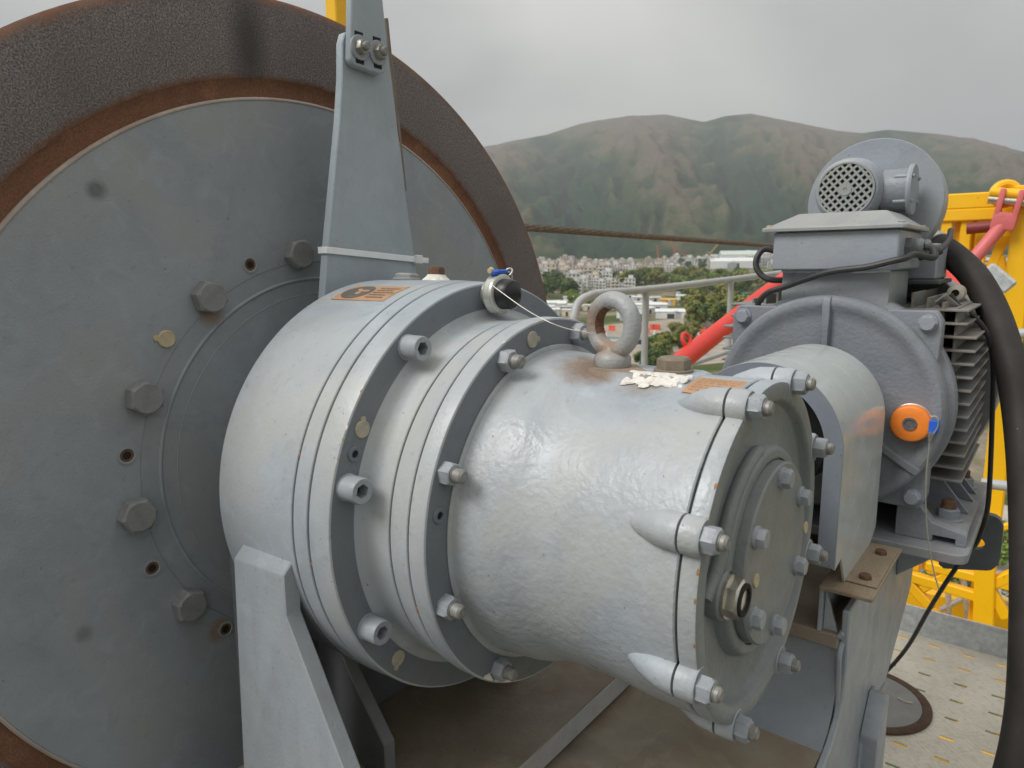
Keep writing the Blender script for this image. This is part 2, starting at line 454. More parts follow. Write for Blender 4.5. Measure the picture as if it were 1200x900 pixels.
# ================================================================== GROUND, HILLS
GZ = -25.0
HOR = 0.2617
SKY = [(-900, 262), (-500, 250), (0, 225), (300, 205), (500, 186), (576, 171), (600, 165), (640, 158), (680, 145), (700, 141), (740, 136), (780, 134), (800, 138), (825, 143), (850, 136),
       (880, 133), (905, 138), (940, 145), (980, 153), (1010, 156), (1040, 152), (1100, 157), (1150, 165), (1200, 178), (1300, 205), (1500, 235), (1900, 262), (2400, 285)]
def az_el(px, py):
    d = ray(px, py); h = math.hypot(d.x, d.y)
    # clockwise angle from the camera heading
    a = YAW-math.atan2(d.y, d.x)
    return (a+PI) % (2*PI)-PI, d.z/h
RIDGE = [az_el(*p) for p in SKY]
def ridge(a):
    if a <= RIDGE[0][0]: return max(0.03, RIDGE[0][1])
    for (a0, e0), (a1, e1) in zip(RIDGE[:-1], RIDGE[1:]):
        if a0 <= a <= a1: return e0+(e1-e0)*(a-a0)/(a1-a0)
    return max(0.03, RIDGE[-1][1])
D0, D1 = 1500.0, 4300.0
def base_z(d):
    if d < 520: return GZ
    if d < D0: return GZ+(d-520)/(D0-520)*34.0
    return GZ+34+(d-D0)*0.012
def hill(a, d):
    """height and the valley measure used for the vegetation"""
    z = base_z(d)
    if d < D0: return z, 0.0
    t = (d-D0)/(D1-D0)
    top = ridge(a)*D1+CAM.z
    n0 = noise.noise((a*4.0, t*1.5, 3.1))*0.34+noise.noise((a*11.0, t*4.0, 8.1))*0.10
    f1 = (a*4.9+0.42*t+n0+0.30) % 1.0
    t1 = 1-abs(2*f1-1)                     # main spurs running down from the crest
    f2 = (t*4.6+t1*1.5+noise.noise((a*9.0, t*3.0, 5.0))*0.9+(0.37 if f1 > 0.5 else 0.0)) % 1.0
    t2 = 1-abs(2*f2-1)                     # ribs leaving each spur
    f3 = (a*23.0+t*2.0+t1*1.2+noise.noise((a*20.0, t*7.0, 2.0))*0.9) % 1.0
    t3 = 1-abs(2*f3-1)
    fr = noise.fractal((a*60.0, t*22.0, 1.0), 0.9, 2.1, 4)
    rd = 0.56*t1+0.17*t2*(0.35+0.65*(1-t1))+0.13*t3+0.11*fr+0.08
    if t <= 1:
        sh = t**1.25
        env = (4*t*(1-t))**0.8
        h = z+(top-z)*sh + env*(rd-0.48)*290
        h = max(h, z-2)
        lim = CAM.z+(ridge(a)-0.004)*d
        if t < 0.97 and h > lim: h = lim
    else:
        h = top-(t-1)*0.6*top
    return h, rd
def polar(name, radii, azs, fn, mat, attr=False):
    vs, fs, vals = [], [], []
    for d in radii:
        for a in azs:
            h, v = fn(a, d)
            w = YAW-a
            vs.append((CAM.x+d*math.cos(w), CAM.y+d*math.sin(w), h)); vals.append(v)
    k = len(azs)
    for i in range(len(radii)-1):
        for j in range(k-1):
            fs.append((i*k+j, (i+1)*k+j, (i+1)*k+j+1, i*k+j+1))
    me = bpy.data.meshes.new(name); me.from_pydata(vs, [], fs)
    for p in me.polygons: p.use_smooth = True
    if attr:
        at_ = me.attributes.new('valley', 'FLOAT', 'POINT'); at_.data.foreach_set('value', vals)
    me.materials.append(mat)
    me.update()
    o = bpy.data.objects.new(name, me); COL.objects.link(o); o['kind'] = 'structure'
    return o
def hill_mat():
    m, t, b = new_mat('hillside_scrub')
    v = N(t, 'ShaderNodeTexCoord').outputs['Object']
    a = N(t, 'ShaderNodeAttribute', attribute_name='valley').outputs['Fac']
    big = noise_node(t, v, 0.0028, 6, 0.62, 0.4)
    fine = noise_node(t, v, 0.016, 8, 0.78)
    sep = N(t, 'ShaderNodeSeparateXYZ'); t.links.new(v, sep.inputs[0])
    hz = N(t, 'ShaderNodeMath', operation='MULTIPLY_ADD'); t.links.new(sep.outputs['Z'], hz.inputs[0]); hz.inputs[1].default_value = -0.00045; hz.inputs[2].default_value = 0.66
    s1 = N(t, 'ShaderNodeMath', operation='SUBTRACT'); t.links.new(hz.outputs[0], s1.inputs[0])
    am = N(t, 'ShaderNodeMath', operation='MULTIPLY'); t.links.new(a, am.inputs[0]); am.inputs[1].default_value = 1.05
    t.links.new(am.outputs[0], s1.inputs[1])
    s2 = N(t, 'ShaderNodeMath', operation='ADD'); t.links.new(s1.outputs[0], s2.inputs[0])
    bm_ = N(t, 'ShaderNodeMath', operation='MULTIPLY'); t.links.new(big, bm_.inputs[0]); bm_.inputs[1].default_value = 0.9
    t.links.new(bm_.outputs[0], s2.inputs[1])
    s3 = N(t, 'ShaderNodeMath', operation='MULTIPLY_ADD'); t.links.new(fine, s3.inputs[0]); s3.inputs[1].default_value = 0.55; t.links.new(s2.outputs[0], s3.inputs[2])
    c = ramp(t, s3.outputs[0], [(0.44, (0.200, 0.152, 0.115)), (0.58, (0.150, 0.138, 0.080)), (0.70, (0.072, 0.098, 0.042)), (0.84, (0.020, 0.052, 0.024))])
    c = mixc(t, ramp(t, noise_node(t, v, 0.09, 4, 0.7), [(0.4, 0), (0.65, 0.5)]), c, (0.060, 0.070, 0.040))
    t.links.new(c, b.inputs['Base Color'])
    b.inputs['Roughness'].default_value = 1.0
    b.inputs['Specular IOR Level'].default_value = 0.0
    n = noise_node(t, v, 0.05, 6, 0.75)
    bump(t, b, n, 0.9, 14.0)
    return m
def ground_mat():
    m, t, b = new_mat('valley_ground')
    v = N(t, 'ShaderNodeTexCoord').outputs['Object']
    c = ramp(t, noise_node(t, v, 0.035, 7, 0.65, 0.6), [(0.36, (0.065, 0.105, 0.030)), (0.46, (0.10, 0.125, 0.045)), (0.54, (0.26, 0.22, 0.16)), (0.70, (0.40, 0.345, 0.27))])
    c = mixc(t, ramp(t, noise_node(t, v, 0.6, 5, 0.7), [(0.4, 0), (0.7, 0.4)]), c, (0.09, 0.085, 0.05))
    t.links.new(c, b.inputs['Base Color'])
    b.inputs['Roughness'].default_value = 1.0
    b.inputs['Specular IOR Level'].default_value = 0.05
    bump(t, b, noise_node(t, v, 0.8, 5, 0.7), 0.6, 0.4)
    return m
HILLM, GROUNDM = hill_mat(), ground_mat()
fine_az = [R(-52+104*i/430) for i in range(431)]
wide_az = [R(-180+4*i) for i in range(32)]+fine_az+[R(56+4*i) for i in range(32)]
rad_g = [0.0]+[6*1.075**i for i in range(77)]
rad_g = [r for r in rad_g if r < D0]+[D0]
polar('ground', rad_g, wide_az[::6]+[R(180)], lambda a, d: (base_z(d), 0), GROUNDM)
rad_h = [D0+(D1-D0)*i/105 for i in range(106)]+[D1*1.05, D1*1.2, D1*1.5, 9000]
polar('hills', rad_h, [R(-180+4*i) for i in range(32)]+fine_az+[R(56+4*i) for i in range(32)], hill, HILLM, True)
def ground_hit(px, py):
    d = ray(px, py); h = math.hypot(d.x, d.y)
    a, el = az_el(px, py)
    s = 20.0
    while s < 4200:
        if CAM.z+el*s <= hill(a, s)[0]:
            w = YAW-a
            return Vector((CAM.x+s*math.cos(w), CAM.y+s*math.sin(w), hill(a, s)[0])), s
        s *= 1.006
    return None, None

# ================================================================== FASTENERS (shared meshes, axis +X, base at x=0)
def hexpts(r, rot=0): return [(r*math.cos(PI/3*i+rot), r*math.sin(PI/3*i+rot)) for i in range(6)]
def hex_prism(mb, r, x0, x1, ch=0.0015, mi=0, rot=0):
    """hexagon with the chamfered crown of a real nut"""
    n = 24
    prof = []
    def hexr(a): 
        a = (a-rot) % (PI/3); return r*math.cos(PI/6)/math.cos(a-PI/6)
    vs = []; rings = []
    for x, k in ((x0, 1.0), (x1-ch, 1.0), (x1, 0.0)):
        ids = []
        for i in range(n):
            a = 2*PI*i/n+rot
            q = hexr(a) if k else r*0.90*math.cos(PI/6)*1.03
            if k and x == x1-ch: pass
            ids.append(len(vs)); vs.append((x, q*math.cos(a), q*math.sin(a)))
        rings.append(ids)
    fs = []
    for A, B in zip(rings[:-1], rings[1:]):
        for i in range(n):
            j = (i+1) % n
            fs.append((A[i], A[j], B[j], B[i]))
    fs.append(tuple(rings[-1])); fs.append(tuple(rings[0][::-1]))
    mb.add(vs, fs, mi)
def nut_mesh(name, r, h, stud_r, stud_l, washer=0.0, mats=None, rusty=False):
    mb = MB()
    x = 0.0
    if washer:
        mb.lathe([(0, 0), (0, washer), (0.0022, washer), (0.0028, washer*0.96), (0.0028, 0)], n=28); x = 0.0028
    hex_prism(mb, r, x, x+h, 0.0022)
    if stud_l:
        mb.lathe([(x+h-0.001, stud_r*1.12), (x+h+0.0012, stud_r*1.12), (x+h+0.0012, stud_r), (x+h+stud_l-0.002, stud_r), (x+h+stud_l, stud_r*0.7), (x+h+stud_l, 0)], n=20, mi=1)
    return mesh_of(mb, name, mats or [BOLT, STUD], 0.0, sharp=28)
def socket_mesh(name, r, h, key, mats):
    mb = MB(); n = 36
    mb.lathe([(0, 0), (0, r*1.07), (0.0010, r*1.07), (0.0014, r*1.0), (h*0.9, r), (h-0.0006, r*0.965), (h, r*0.93)], n=n)
    vs, fs = [], []
    def hx(a): 
        a = a % (PI/3); return key*math.cos(PI/6)/math.cos(a-PI/6)
    for rad, x in ((lambda a: r*0.93, h), (hx, h-0.0005), (hx, h*0.45)):
        for i in range(n):
            a = 2*PI*i/n; q = rad(a); vs.append((x, q*math.cos(a), q*math.sin(a)))
    for k in range(2):
        for i in range(n):
            j = (i+1) % n; fs.append((k*n+i, k*n+j, (k+1)*n+j, (k+1)*n+i))
    mb.add(vs, fs, 0)
    mb.add(vs[2*n:], [tuple(range(n))], 1)
    return mesh_of(mb, name, mats, sharp=30)
def cap_mesh(name, r, h, mat, tab=0.35):
    mb = MB()
    mb.lathe([(0, 0), (0, r), (h*0.7, r), (h, r*0.86), (h*0.8, r*0.80), (h*0.8, 0)], n=26)
    mb.lathe([(0, 0), (0, r*tab), (h*0.7, r*tab), (h*0.8, 0)], c=(0, r*1.12, 0), n=12)
    return mesh_of(mb, name, mat, sharp=30)
def hole_mesh(name, r, mats):
    mb = MB()
    mb.lathe([(0.0, r*1.0), (0.0012, r), (0.0014, r*0.80), (0.0006, r*0.72)], n=24)
    mb.lathe([(0.0006, r*0.72), (0.0003, r*0.45)], n=24, mi=2)
    mb.lathe([(0.0003, r*0.45), (0.0003, 0)], n=24, mi=1)
    return mesh_of(mb, name, mats, sharp=30)
DRUMBOLT = mesh_of((lambda mb: (mb.lathe([(0, 0), (0, 0.0190), (0.0012, 0.0190), (0.0012, 0)], n=32), hex_prism(mb, 0.0212, 0.0012, 0.0175, 0.003), mb)[-1])(MB()), 'drum_bolt', [BOLTD], sharp=28)
def on_circle(r, deg, x):
    a = R(deg); return (x, r*math.cos(a), r*math.sin(a))

# ================================================================== WINCH DRUM with the brake disc
drum = thing('winch_drum', 'large steel winch drum with a rusty brown brake rim and grey bolted end plate', 'winch drum', (-0.6, 0, -0.62))
mb = MB()
mb.lathe([(-0.030, 0), (-0.030, 0.481), (-0.0012, 0.481), (0.0, 0.4795), (0.0, 0.2465), (0.0016, 0.2455), (0.0022, 0.244), (0.0016, 0.2425), (0.0, 0.241), (0.0, 0.2235), (0.0006, 0.2228), (0.0, 0.222), (0.0, 0)], n=192)
plate = obj('end_plate', mb, PLATE, drum)
obj('plate_weld_edge', MB().lathe([(-0.006, 0.4795), (0.0009, 0.4800), (0.0012, 0.4815), (-0.001, 0.4838), (-0.006, 0.484)], n=192), paint('edge_primer', (0.42, 0.36, 0.31), 0.7, 0.2, 0.3, speck=0.6, dirt=0.5, dirt_col=(0.30, 0.13, 0.06)), drum)
obj('rust_groove', MB().lathe([(-0.030, 0.479), (-0.006, 0.482), (-0.0075, 0.490), (-0.0065, 0.500), (-0.0028, 0.5065)], n=192), RUSTB, drum)
obj('brake_rim', MB().lathe([(-0.0027, 0.506), (-0.0022, 0.508), (-0.0015, 0.594), (-0.004, 0.603), (-0.010, 0.6085), (-0.040, 0.6085), (-0.046, 0.604), (-0.046, 0.40)], n=224), BAND, drum)
# scribed line between the bolts, slightly raised paint ridge
obj('scribed_line', MB().lathe([(-0.001, 0.2683), (0.0007, 0.2679), (-0.001, 0.2675)], n=160), COVER, drum)
for k in range(12):
    a = 96.7+30*k-1.0*(k > 2)
    link('bolt', DRUMBOLT, plate, on_circle(0.2795, a, 0.0), (R(37*k+11), 0, 0))
HOLE = hole_mesh('threaded_hole', 0.0108, [PLATE, GAP, RUSTD])
CAPP = cap_mesh('plastic_cap', 0.0105, 0.003, CREAM)
for k in range(12):
    a = 111.5+30*k-0.5*(k > 1)
    link('plastic_cap', CAPP, plate, on_circle(0.2835, a, 0.0), (R(170), 0, 0)) if k in (1, 6) else link('threaded_hole', HOLE, plate, on_circle(0.2835, a, 0.0), (R(40*k), 0, 0))
# drum body, wound rope, far flange
obj('drum_barrel', MB().lathe([(-1.30, 0), (-1.30, 0.345), (-0.04, 0.345), (-0.04, 0.0)], n=96), DARKST, drum)
obj('far_flange', MB().lathe([(-1.36, 0), (-1.36, 0.60), (-1.355, 0.608), (-1.325, 0.608), (-1.32, 0.60), (-1.32, 0.33)], n=128), BAND, drum)
obj('drum_shaft', MB().lathe([(-1.75, 0), (-1.75, 0.07), (-1.35, 0.07), (-1.35, 0)], n=32), DARKST, drum)
rope_x = -0.50
rope = thing('steel_rope', 'greasy brown steel rope running off the drum above the far town', 'rope', (rope_x, 0, 0.38))
mb = MB()
for i in range(50):
    x = -1.305+0.0252*i
    mb.torus((x, 0, 0), (0, 1, 0), (0, 0, 1), 0.3575, 0.0125, n=72, k=8)
obj('wound_turns', mb, ROPEM, rope)
mb = MB()
A_, B_ = Vector((rope_x, 0.0, 0.385)), Vector((rope_x, 26.0, 0.15))
Dv = B_-A_
for s_ in range(6):          # six laid strands
    pts = []
    nn = 420
    for i in range(nn+1):
        t = (i/nn)**1.6
        c = A_+Dv*t
        ph = s_*PI/3+Dv.length*t/0.20*2*PI*0.5
        pts.append(c+Vector((math.cos(ph)*0.0075, 0, math.sin(ph)*0.0075)))
    mb.tube(pts, 0.0052, 6, 0)
obj('running_rope', mb, ROPEM, rope)

# ================================================================== GEARBOX
gear = thing('planetary_gearbox', 'light grey cylindrical gearbox with stepped bolted flanges in front of the drum', 'gearbox', (0.4, 0, -0.25))
core = MB().lathe([(0.134, 0), (0.134, 0.2300), (0.310, 0.2300), (0.310, 0.1880), (0.405, 0.1880), (0.405, 0.140), (0.628, 0.1400), (0.628, 0)], n=96)
obj('inner_core', core, rust('joint_grime', (0.010, 0.009, 0.008), (0.013, 0.011, 0.010), (0.16, 0.07, 0.025), 0.8), gear)
obj('drive_hub', MB().lathe([(0.002, 0.150), (0.133, 0.150)], n=72), PLATE, gear)
NB = 160
obj('rear_barrel', MB().lathe([(0.128, 0.15), (0.1285, 0.2385), (0.1305, 0.2412), (0.134, 0.2425), (0.2672, 0.2432), (0.2680, 0.2424), (0.2680, 0.22)], n=NB), GEAR, gear)
obj('spacer_ring', MB().lathe([(0.2708, 0.22), (0.2708, 0.2422), (0.2716, 0.2430), (0.2912, 0.2424), (0.2919, 0.2416), (0.2919, 0.22)], n=NB), GEAR, gear)
FF = obj('front_flange', MB().lathe([(0.2947, 0.22), (0.2947, 0.2412), (0.2955, 0.2420), (0.3210, 0.2408), (0.3230, 0.2400), (0.3239, 0.2382), (0.3239, 0.2110), (0.3246, 0.2075), (0.3268, 0.2035), (0.3310, 0.2006), (0.338, 0.1990), (0.3594, 0.1990), (0.3602, 0.1982), (0.3602, 0.18)], n=NB), GEAR, gear)
obj('middle_ring', MB().lathe([(0.3628, 0.18), (0.3628, 0.1984), (0.3636, 0.1992), (0.3895, 0.2036), (0.3903, 0.2028), (0.3903, 0.18)], n=NB), GEAR, gear)
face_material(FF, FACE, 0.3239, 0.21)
FS = obj('second_flange', MB().lathe([(0.3929, 0.18), (0.3929, 0.2034), (0.3937, 0.2042), (0.4110, 0.2042), (0.4126, 0.2036), (0.4135, 0.2018), (0.4135, 0.16)], n=NB), GEAR, gear)
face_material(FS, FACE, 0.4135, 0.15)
# main housing: cast body with eight bolt lugs
mb = MB().lathe([(0.4137, 0.15), (0.4137, 0.1748), (0.4150, 0.1752), (0.4162, 0.1738), (0.4168, 0.1700), (0.4200, 0.1685), (0.4400, 0.1672), (0.4560, 0.1655), (0.4680, 0.1622), (0.4790, 0.1583), (0.4900, 0.1556), (0.5050, 0.1540), (0.5500, 0.1533), (0.5720, 0.1545), (0.5880, 0.1560), (0.6150, 0.1563), (0.6250, 0.1565), (0.6335, 0.1568), (0.6347, 0.1556), (0.6347, 0.14)], n=NB)
LUG = [113.4, 69.8, 25.0, -20.0, -65.0, -110.0, -156.8, 158.0]
def lug(mb, deg, x0, x1, point=False):
    a = R(deg); d = Vector((0, math.cos(a), math.sin(a))); tng = Vector((0, -math.sin(a), math.cos(a)))
    secs = [(x0, 0.1475, 0.0030), (x0+0.008, 0.1495, 0.0062), (x0+0.018, 0.1525, 0.0095), (x0+0.030, 0.1552, 0.0125), (x0+0.040, 0.1568, 0.0142), (x1, 0.1572, 0.0148)] if point else [(x0, 0.1572, 0.0148), (x1-0.002, 0.1572, 0.0148), (x1, 0.1572, 0.0136)]
    n = 20; vs = []
    for x, rho, rr in secs:
        for k in range(n):
            b_ = 2*PI*k/n
            vs.append(Vector((x, 0, 0))+d*(rho+rr*math.cos(b_))+tng*(rr*1.05*math.sin(b_)))
    fs = [(i*n+k, i*n+(k+1) % n, (i+1)*n+(k+1) % n, (i+1)*n+k) for i in range(len(secs)-1) for k in range(n)]
    fs += [tuple(range(n))[::-1], tuple(range((len(secs)-1)*n, len(secs)*n))]
    mb.add(vs, fs)
for dg in LUG: lug(mb, dg, 0.580, 0.6347, True)
# flat top pad for the eye bolt and filler
pads = []
for z_, k_ in ((0.140, 1.35), (0.1490, 1.22), (0.1535, 1.10), (0.1562, 1.0), (0.1572, 0.93)):
    pads += [(0.5225+(x-0.5225)*(0.5+0.5*k_), y*k_, z_) for x, y in ((0.462, -0.022), (0.470, -0.030), (0.575, -0.030), (0.583, -0.022), (0.583, 0.022), (0.575, 0.030), (0.470, 0.030), (0.462, 0.022))]
mb.add(pads, [(r_*8+i, r_*8+(i+1) % 8, (r_+1)*8+(i+1) % 8, (r_+1)*8+i) for r_ in range(4) for i in range(8)]+[tuple(range(32, 40))])
hous = obj('main_housing', mb, HOUS, gear, sharp=40)
# end cover
mb = MB().lathe([(0.6369, 0.10), (0.6369, 0.1556), (0.6381, 0.1568), (0.6495, 0.1565), (0.6515, 0.1555), (0.6522, 0.1535), (0.6522, 0.1412), (0.6512, 0.1395), (0.6480, 0.1378), (0.6430, 0.1362), (0.6410, 0.1340), (0.6400, 0.1290), (0.6400, 0.1040), (0.6415, 0.1000), (0.6495, 0.0965), (0.6518, 0.0945), (0.6525, 0.0915), (0.6525, 0.0860), (0.650, 0.0855), (0.650, 0)], n=NB)
for dg in LUG: lug(mb, dg, 0.6369, 0.6530)
ecov = obj('end_cover', mb, HOUS, gear, sharp=40)
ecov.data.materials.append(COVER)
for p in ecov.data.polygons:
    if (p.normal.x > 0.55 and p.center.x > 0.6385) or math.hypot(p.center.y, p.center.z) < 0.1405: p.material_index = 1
# rim and lugs keep the housing colour; +X faces and recess are darker
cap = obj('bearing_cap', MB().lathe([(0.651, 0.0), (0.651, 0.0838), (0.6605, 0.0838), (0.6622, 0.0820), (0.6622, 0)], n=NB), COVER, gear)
NUT = nut_mesh('cover_nut', 0.0112, 0.0115, 0.0062, 0.0065, 0.0)
for i, dg in enumerate(LUG):
    link('nut', NUT, ecov, on_circle(0.1588, dg, 0.6530), (R(23*i+8), 0, 0))
CBOLT = nut_mesh('cap_bolt', 0.0092, 0.0070, 0.005, 0.0, 0.0100)
for i, dg in enumerate((91, 31, -29, -88, -148, 150.5)):
    link('cap_bolt', CBOLT, cap, on_circle(0.0715, dg, 0.6622), (R(31*i+12), 0, 0))
CCAP = cap_mesh('small_cap', 0.0062, 0.002, CREAM, 0.0)
for px, py in ((943, 618), (885, 680)):
    link('plug_cap', CCAP, cap, onx(px, py, 0.6622))
mb = MB()
hex_prism(mb, 0.0175, 0.0, 0.012, 0.002)
sg = mesh_of((lambda q: (q.lathe([(0.0, 0.0190), (0.003, 0.0190), (0.003, 0.010)], n=32, mi=2), hex_prism(q, 0.0172, 0.003, 0.013, 0.002), q.lathe([(0.0128, 0.0140), (0.0150, 0.0136), (0.0150, 0.0100), (0.0100, 0.0096), (0.0100, 0)], n=32, mi=1), q)[-1])(MB()), 'sight_glass', [NICKEL, GAP, NICKEL], sharp=28)
q = onx(857, 699, 0.6555)
mb = MB().lathe([(0.640, 0), (0.640, 0.0215), (0.6510, 0.0215), (0.6525, 0.0198), (0.6525, 0)], c=(0, q.y, q.z), n=36)
obj('sight_boss', mb, COVER, gear)
link('sight_glass', sg, ecov, (0.6525, q.y, q.z), (R(14), 0, 0))
# raised oil ridge leaving the cap towards the sight glass
pts = [(0.6455, 0.0985*math.cos(R(d)), 0.0985*math.sin(R(d))) for d in range(100, 172, 8)]+[(0.6445, -0.103, 0.012), (0.643, -0.118, -0.004)]
obj('cast_ridge', MB().tube(pts, 0.0058, 12, 4), COVER, gear)
# front flange socket screws and plugs
SOCK = socket_mesh('socket_screw', 0.0128, 0.0225, 0.0072, [BOLT, GAP])
for k in (0, 1, 2, 3, 4, 5, 7, 8):
    link('socket_screw', SOCK, FF, on_circle(0.2222, 126.3-40*k, 0.3239), (R(17*k), 0, 0))
FNUT = nut_mesh('flange_nut', 0.0118, 0.0120, 0.0068, 0.0115)
for k in range(9):
    link('nut', FNUT, FS, on_circle(0.1884, 117.2-40*k if k else 117.2, 0.4135), (R(19*k+5), 0, 0))
CAPG = cap_mesh('flange_cap', 0.0088, 0.0022, CREAMG)
PLUG = mesh_of((lambda q: (q.lathe([(0, 0), (0, 0.0080), (0.0016, 0.0078), (0.0022, 0.0068), (0.0022, 0.0040), (0.0, 0.0036)], n=24), q.lathe([(0.0004, 0.0040), (0.0004, 0)], n=24, mi=1), q)[-1])(MB()), 'threaded_plug', [FACE, GAP], sharp=28)
for r_, dg, x_, me, rt in ((0.2221, 151.6, 0.3239, CAPG, 80), (0.2214, -136.8, 0.3239, CAPG, 250), (0.1883, 102.2, 0.4135, CAPG, 0)):
    link('plastic_cap', me, FF if x_ < 0.4 else FS, on_circle(r_, dg, x_), (R(rt), 0, 0))
for r_, dg, x_ in ((0.2223, 158.0, 0.3239), (0.1873, 169.3, 0.4135)):
    link('threaded_plug', PLUG, FF if x_ < 0.4 else FS, on_circle(r_, dg, x_))
# plugs on the crown of the rear barrel
def up_rot(deg):           # +X fastener axis turned to point radially at angle deg about X
    return Matrix.Rotation(R(deg)-PI/2, 4, 'X') @ Matrix.Rotation(-PI/2, 4, 'Y')
PL1 = nut_mesh('crown_plug', 0.0165, 0.0062, 0.006, 0.0, 0.0185, [LID, LID])
PL2 = nut_mesh('rusty_plug', 0.0105, 0.0095, 0.006, 0.0, 0.0, [RUSTD, RUSTD])
o = link('crown_plug', PL1, gear, on_circle(0.2428, 86, 0.168)); o.rotation_euler = up_rot(86).to_euler()
o = obj('plug_seat', MB().lathe([(0, 0), (0, 0.0185), (0.002, 0.0165), (0.0055, 0.0125), (0.0075, 0.0115), (0.0075, 0)], n=28), CHALK, gear, loc=on_circle(0.2425, 86, 0.222)); o.rotation_euler = up_rot(86).to_euler()
o = link('rusty_plug', PL2, gear, on_circle(0.2498, 86, 0.222)); o.rotation_euler = up_rot(86).to_euler()
# filler plug and flaking white sealant on the housing pad
PL3 = nut_mesh('filler_plug', 0.0165, 0.0115, 0.006, 0.0, 0.019, [paint('plug_bronze', (0.22, 0.18, 0.13), 0.6, 0.2, 0.5, speck=0.6, dirt=0.5, scale=3), STUD])
o = link('filler_plug', PL3, gear, (0.553, 0.004, 0.1572)); o.rotation_euler = up_rot(90).to_euler()
rnd = random.Random(5)
mb = MB()
def crown_z(y): return max(0.1573-0.72*max(0.0, abs(y)-0.0275), math.sqrt(0.1550**2-y*y))
for i in range(46):
    u_ = rnd.random(); cx = 0.521+0.060*u_; cy = -0.040+0.026*rnd.random()-0.004*math.sin(u_*6)
    rr = 0.0032+0.0050*rnd.random(); n = 9
    lf = 0.0005+0.0009*rnd.random()
    rs = [rr*(0.55+0.7*rnd.random()) for _ in range(n)]
    ring = [(cx+rs[k]*math.cos(2*PI*k/n), cy+rs[k]*0.8*math.sin(2*PI*k/n)) for k in range(n)]
    top = [(cx+(x-cx)*0.8, cy+(y-cy)*0.8) for x, y in ring]
    vs = [(x, y, crown_z(y)-0.0004) for x, y in ring]+[(x, y, crown_z(y)+lf) for x, y in top]+[(cx, cy, crown_z(cy)+lf)]
    mb.add(vs, [(k, (k+1) % n, (k+1) % n+n, k+n) for k in range(n)]+[(n+k, n+(k+1) % n, 2*n) for k in range(n)])
obj('white_sealant', mb, CHALK, gear)
mb = MB().prism([(0.4680, -0.0270), (0.528, -0.0275), (0.531, -0.010), (0.500, 0.026), (0.470, 0.024)], 'Z', 0.1566, 0.15765)
obj('rust_film', mb, paint('pad_rust_film', (0.30, 0.26, 0.20), 0.7, 0.2, 0.5, dirt=0.9, dirt_col=(0.24, 0.13, 0.07), tint=(0.36, 0.34, 0.30)), gear)
# eye bolt
eye = MB()
eye.lathe([(0.1576, 0), (0.1576, 0.0182), (0.1588, 0.0190), (0.1660, 0.0190), (0.1690, 0.0178), (0.1715, 0.0150), (0.1735, 0.0115), (0.178, 0.009)], 'Z', (0.487, 0.0, 0), n=36)
eye.torus((0.487, 0.0, 0.1995), (0.978, -0.208, 0), (0, 0, 1), 0.0256, 0.0090, n=56, k=20)
EYEM = paint('eye_bolt_paint', (0.36, 0.37, 0.37), 0.45, 0.12, 0.7, 160, speck=0.55, speck_col=(0.14, 0.09, 0.06), dirt=0.35, dirt_col=(0.25, 0.17, 0.10), scale=2)
spot(EYEM, (0.487, 0.0, 0.1745), 0.004, 0.022, (0.30, 0.19, 0.11), 0.8)
spot(EYEM, (0.470, -0.006, 0.1578), 0.002, 0.016, (0.17, 0.10, 0.06), 0.9)
spot(EYEM, (0.463, 0.005, 0.205), 0.004, 0.024, (0.26, 0.15, 0.09), 0.7)
eyeo = obj('eye_bolt', eye, EYEM, gear)
mb = MB()
for i in range(26):
    a0 = R(105+i*4.0); vs = []
    for a in (a0, a0+R(5)):
        for b_ in (R(132), R(165), R(195), R(225)):
            rr = 0.0090+0.0006+0.0003*math.sin(i*2.3+b_*3)
            q_ = math.cos(a)*(0.0256+rr*math.cos(b_)); n_ = rr*math.sin(b_)
            vs.append((0.487+q_*0.978+n_*0.208, -q_*0.208+n_*0.978, 0.1995+math.sin(a)*(0.0256+rr*math.cos(b_))))
    mb.add(vs, [(k, k+1, k+5, k+4) for k in range(3)])
obj('rust_crust', mb, RUSTB, eyeo)
# stickers wrapped on the cylinders
def wrap(mb, r, x0, x1, y0, y1, lift=0.0004, nx=4, ny=10, mi=0, skew=0.0):
    vs = []
    a0 = math.acos(y0/r); a1 = math.acos(y1/r)
    for j in range(ny+1):
        a = a0+(a1-a0)*j/ny
        for i in range(nx+1):
            x = x0+(x1-x0)*i/nx+skew*(j/ny)
            vs.append((x, (r+lift)*math.cos(a), (r+lift)*math.sin(a)))
    k = nx+1
    mb.add(vs, [(j*k+i, j*k+i+1, (j+1)*k+i+1, (j+1)*k+i) for j in range(ny) for i in range(nx)], mi)
mb = MB(); wrap(mb, 0.2431, 0.1575, 0.2515, -0.0985, -0.0560)
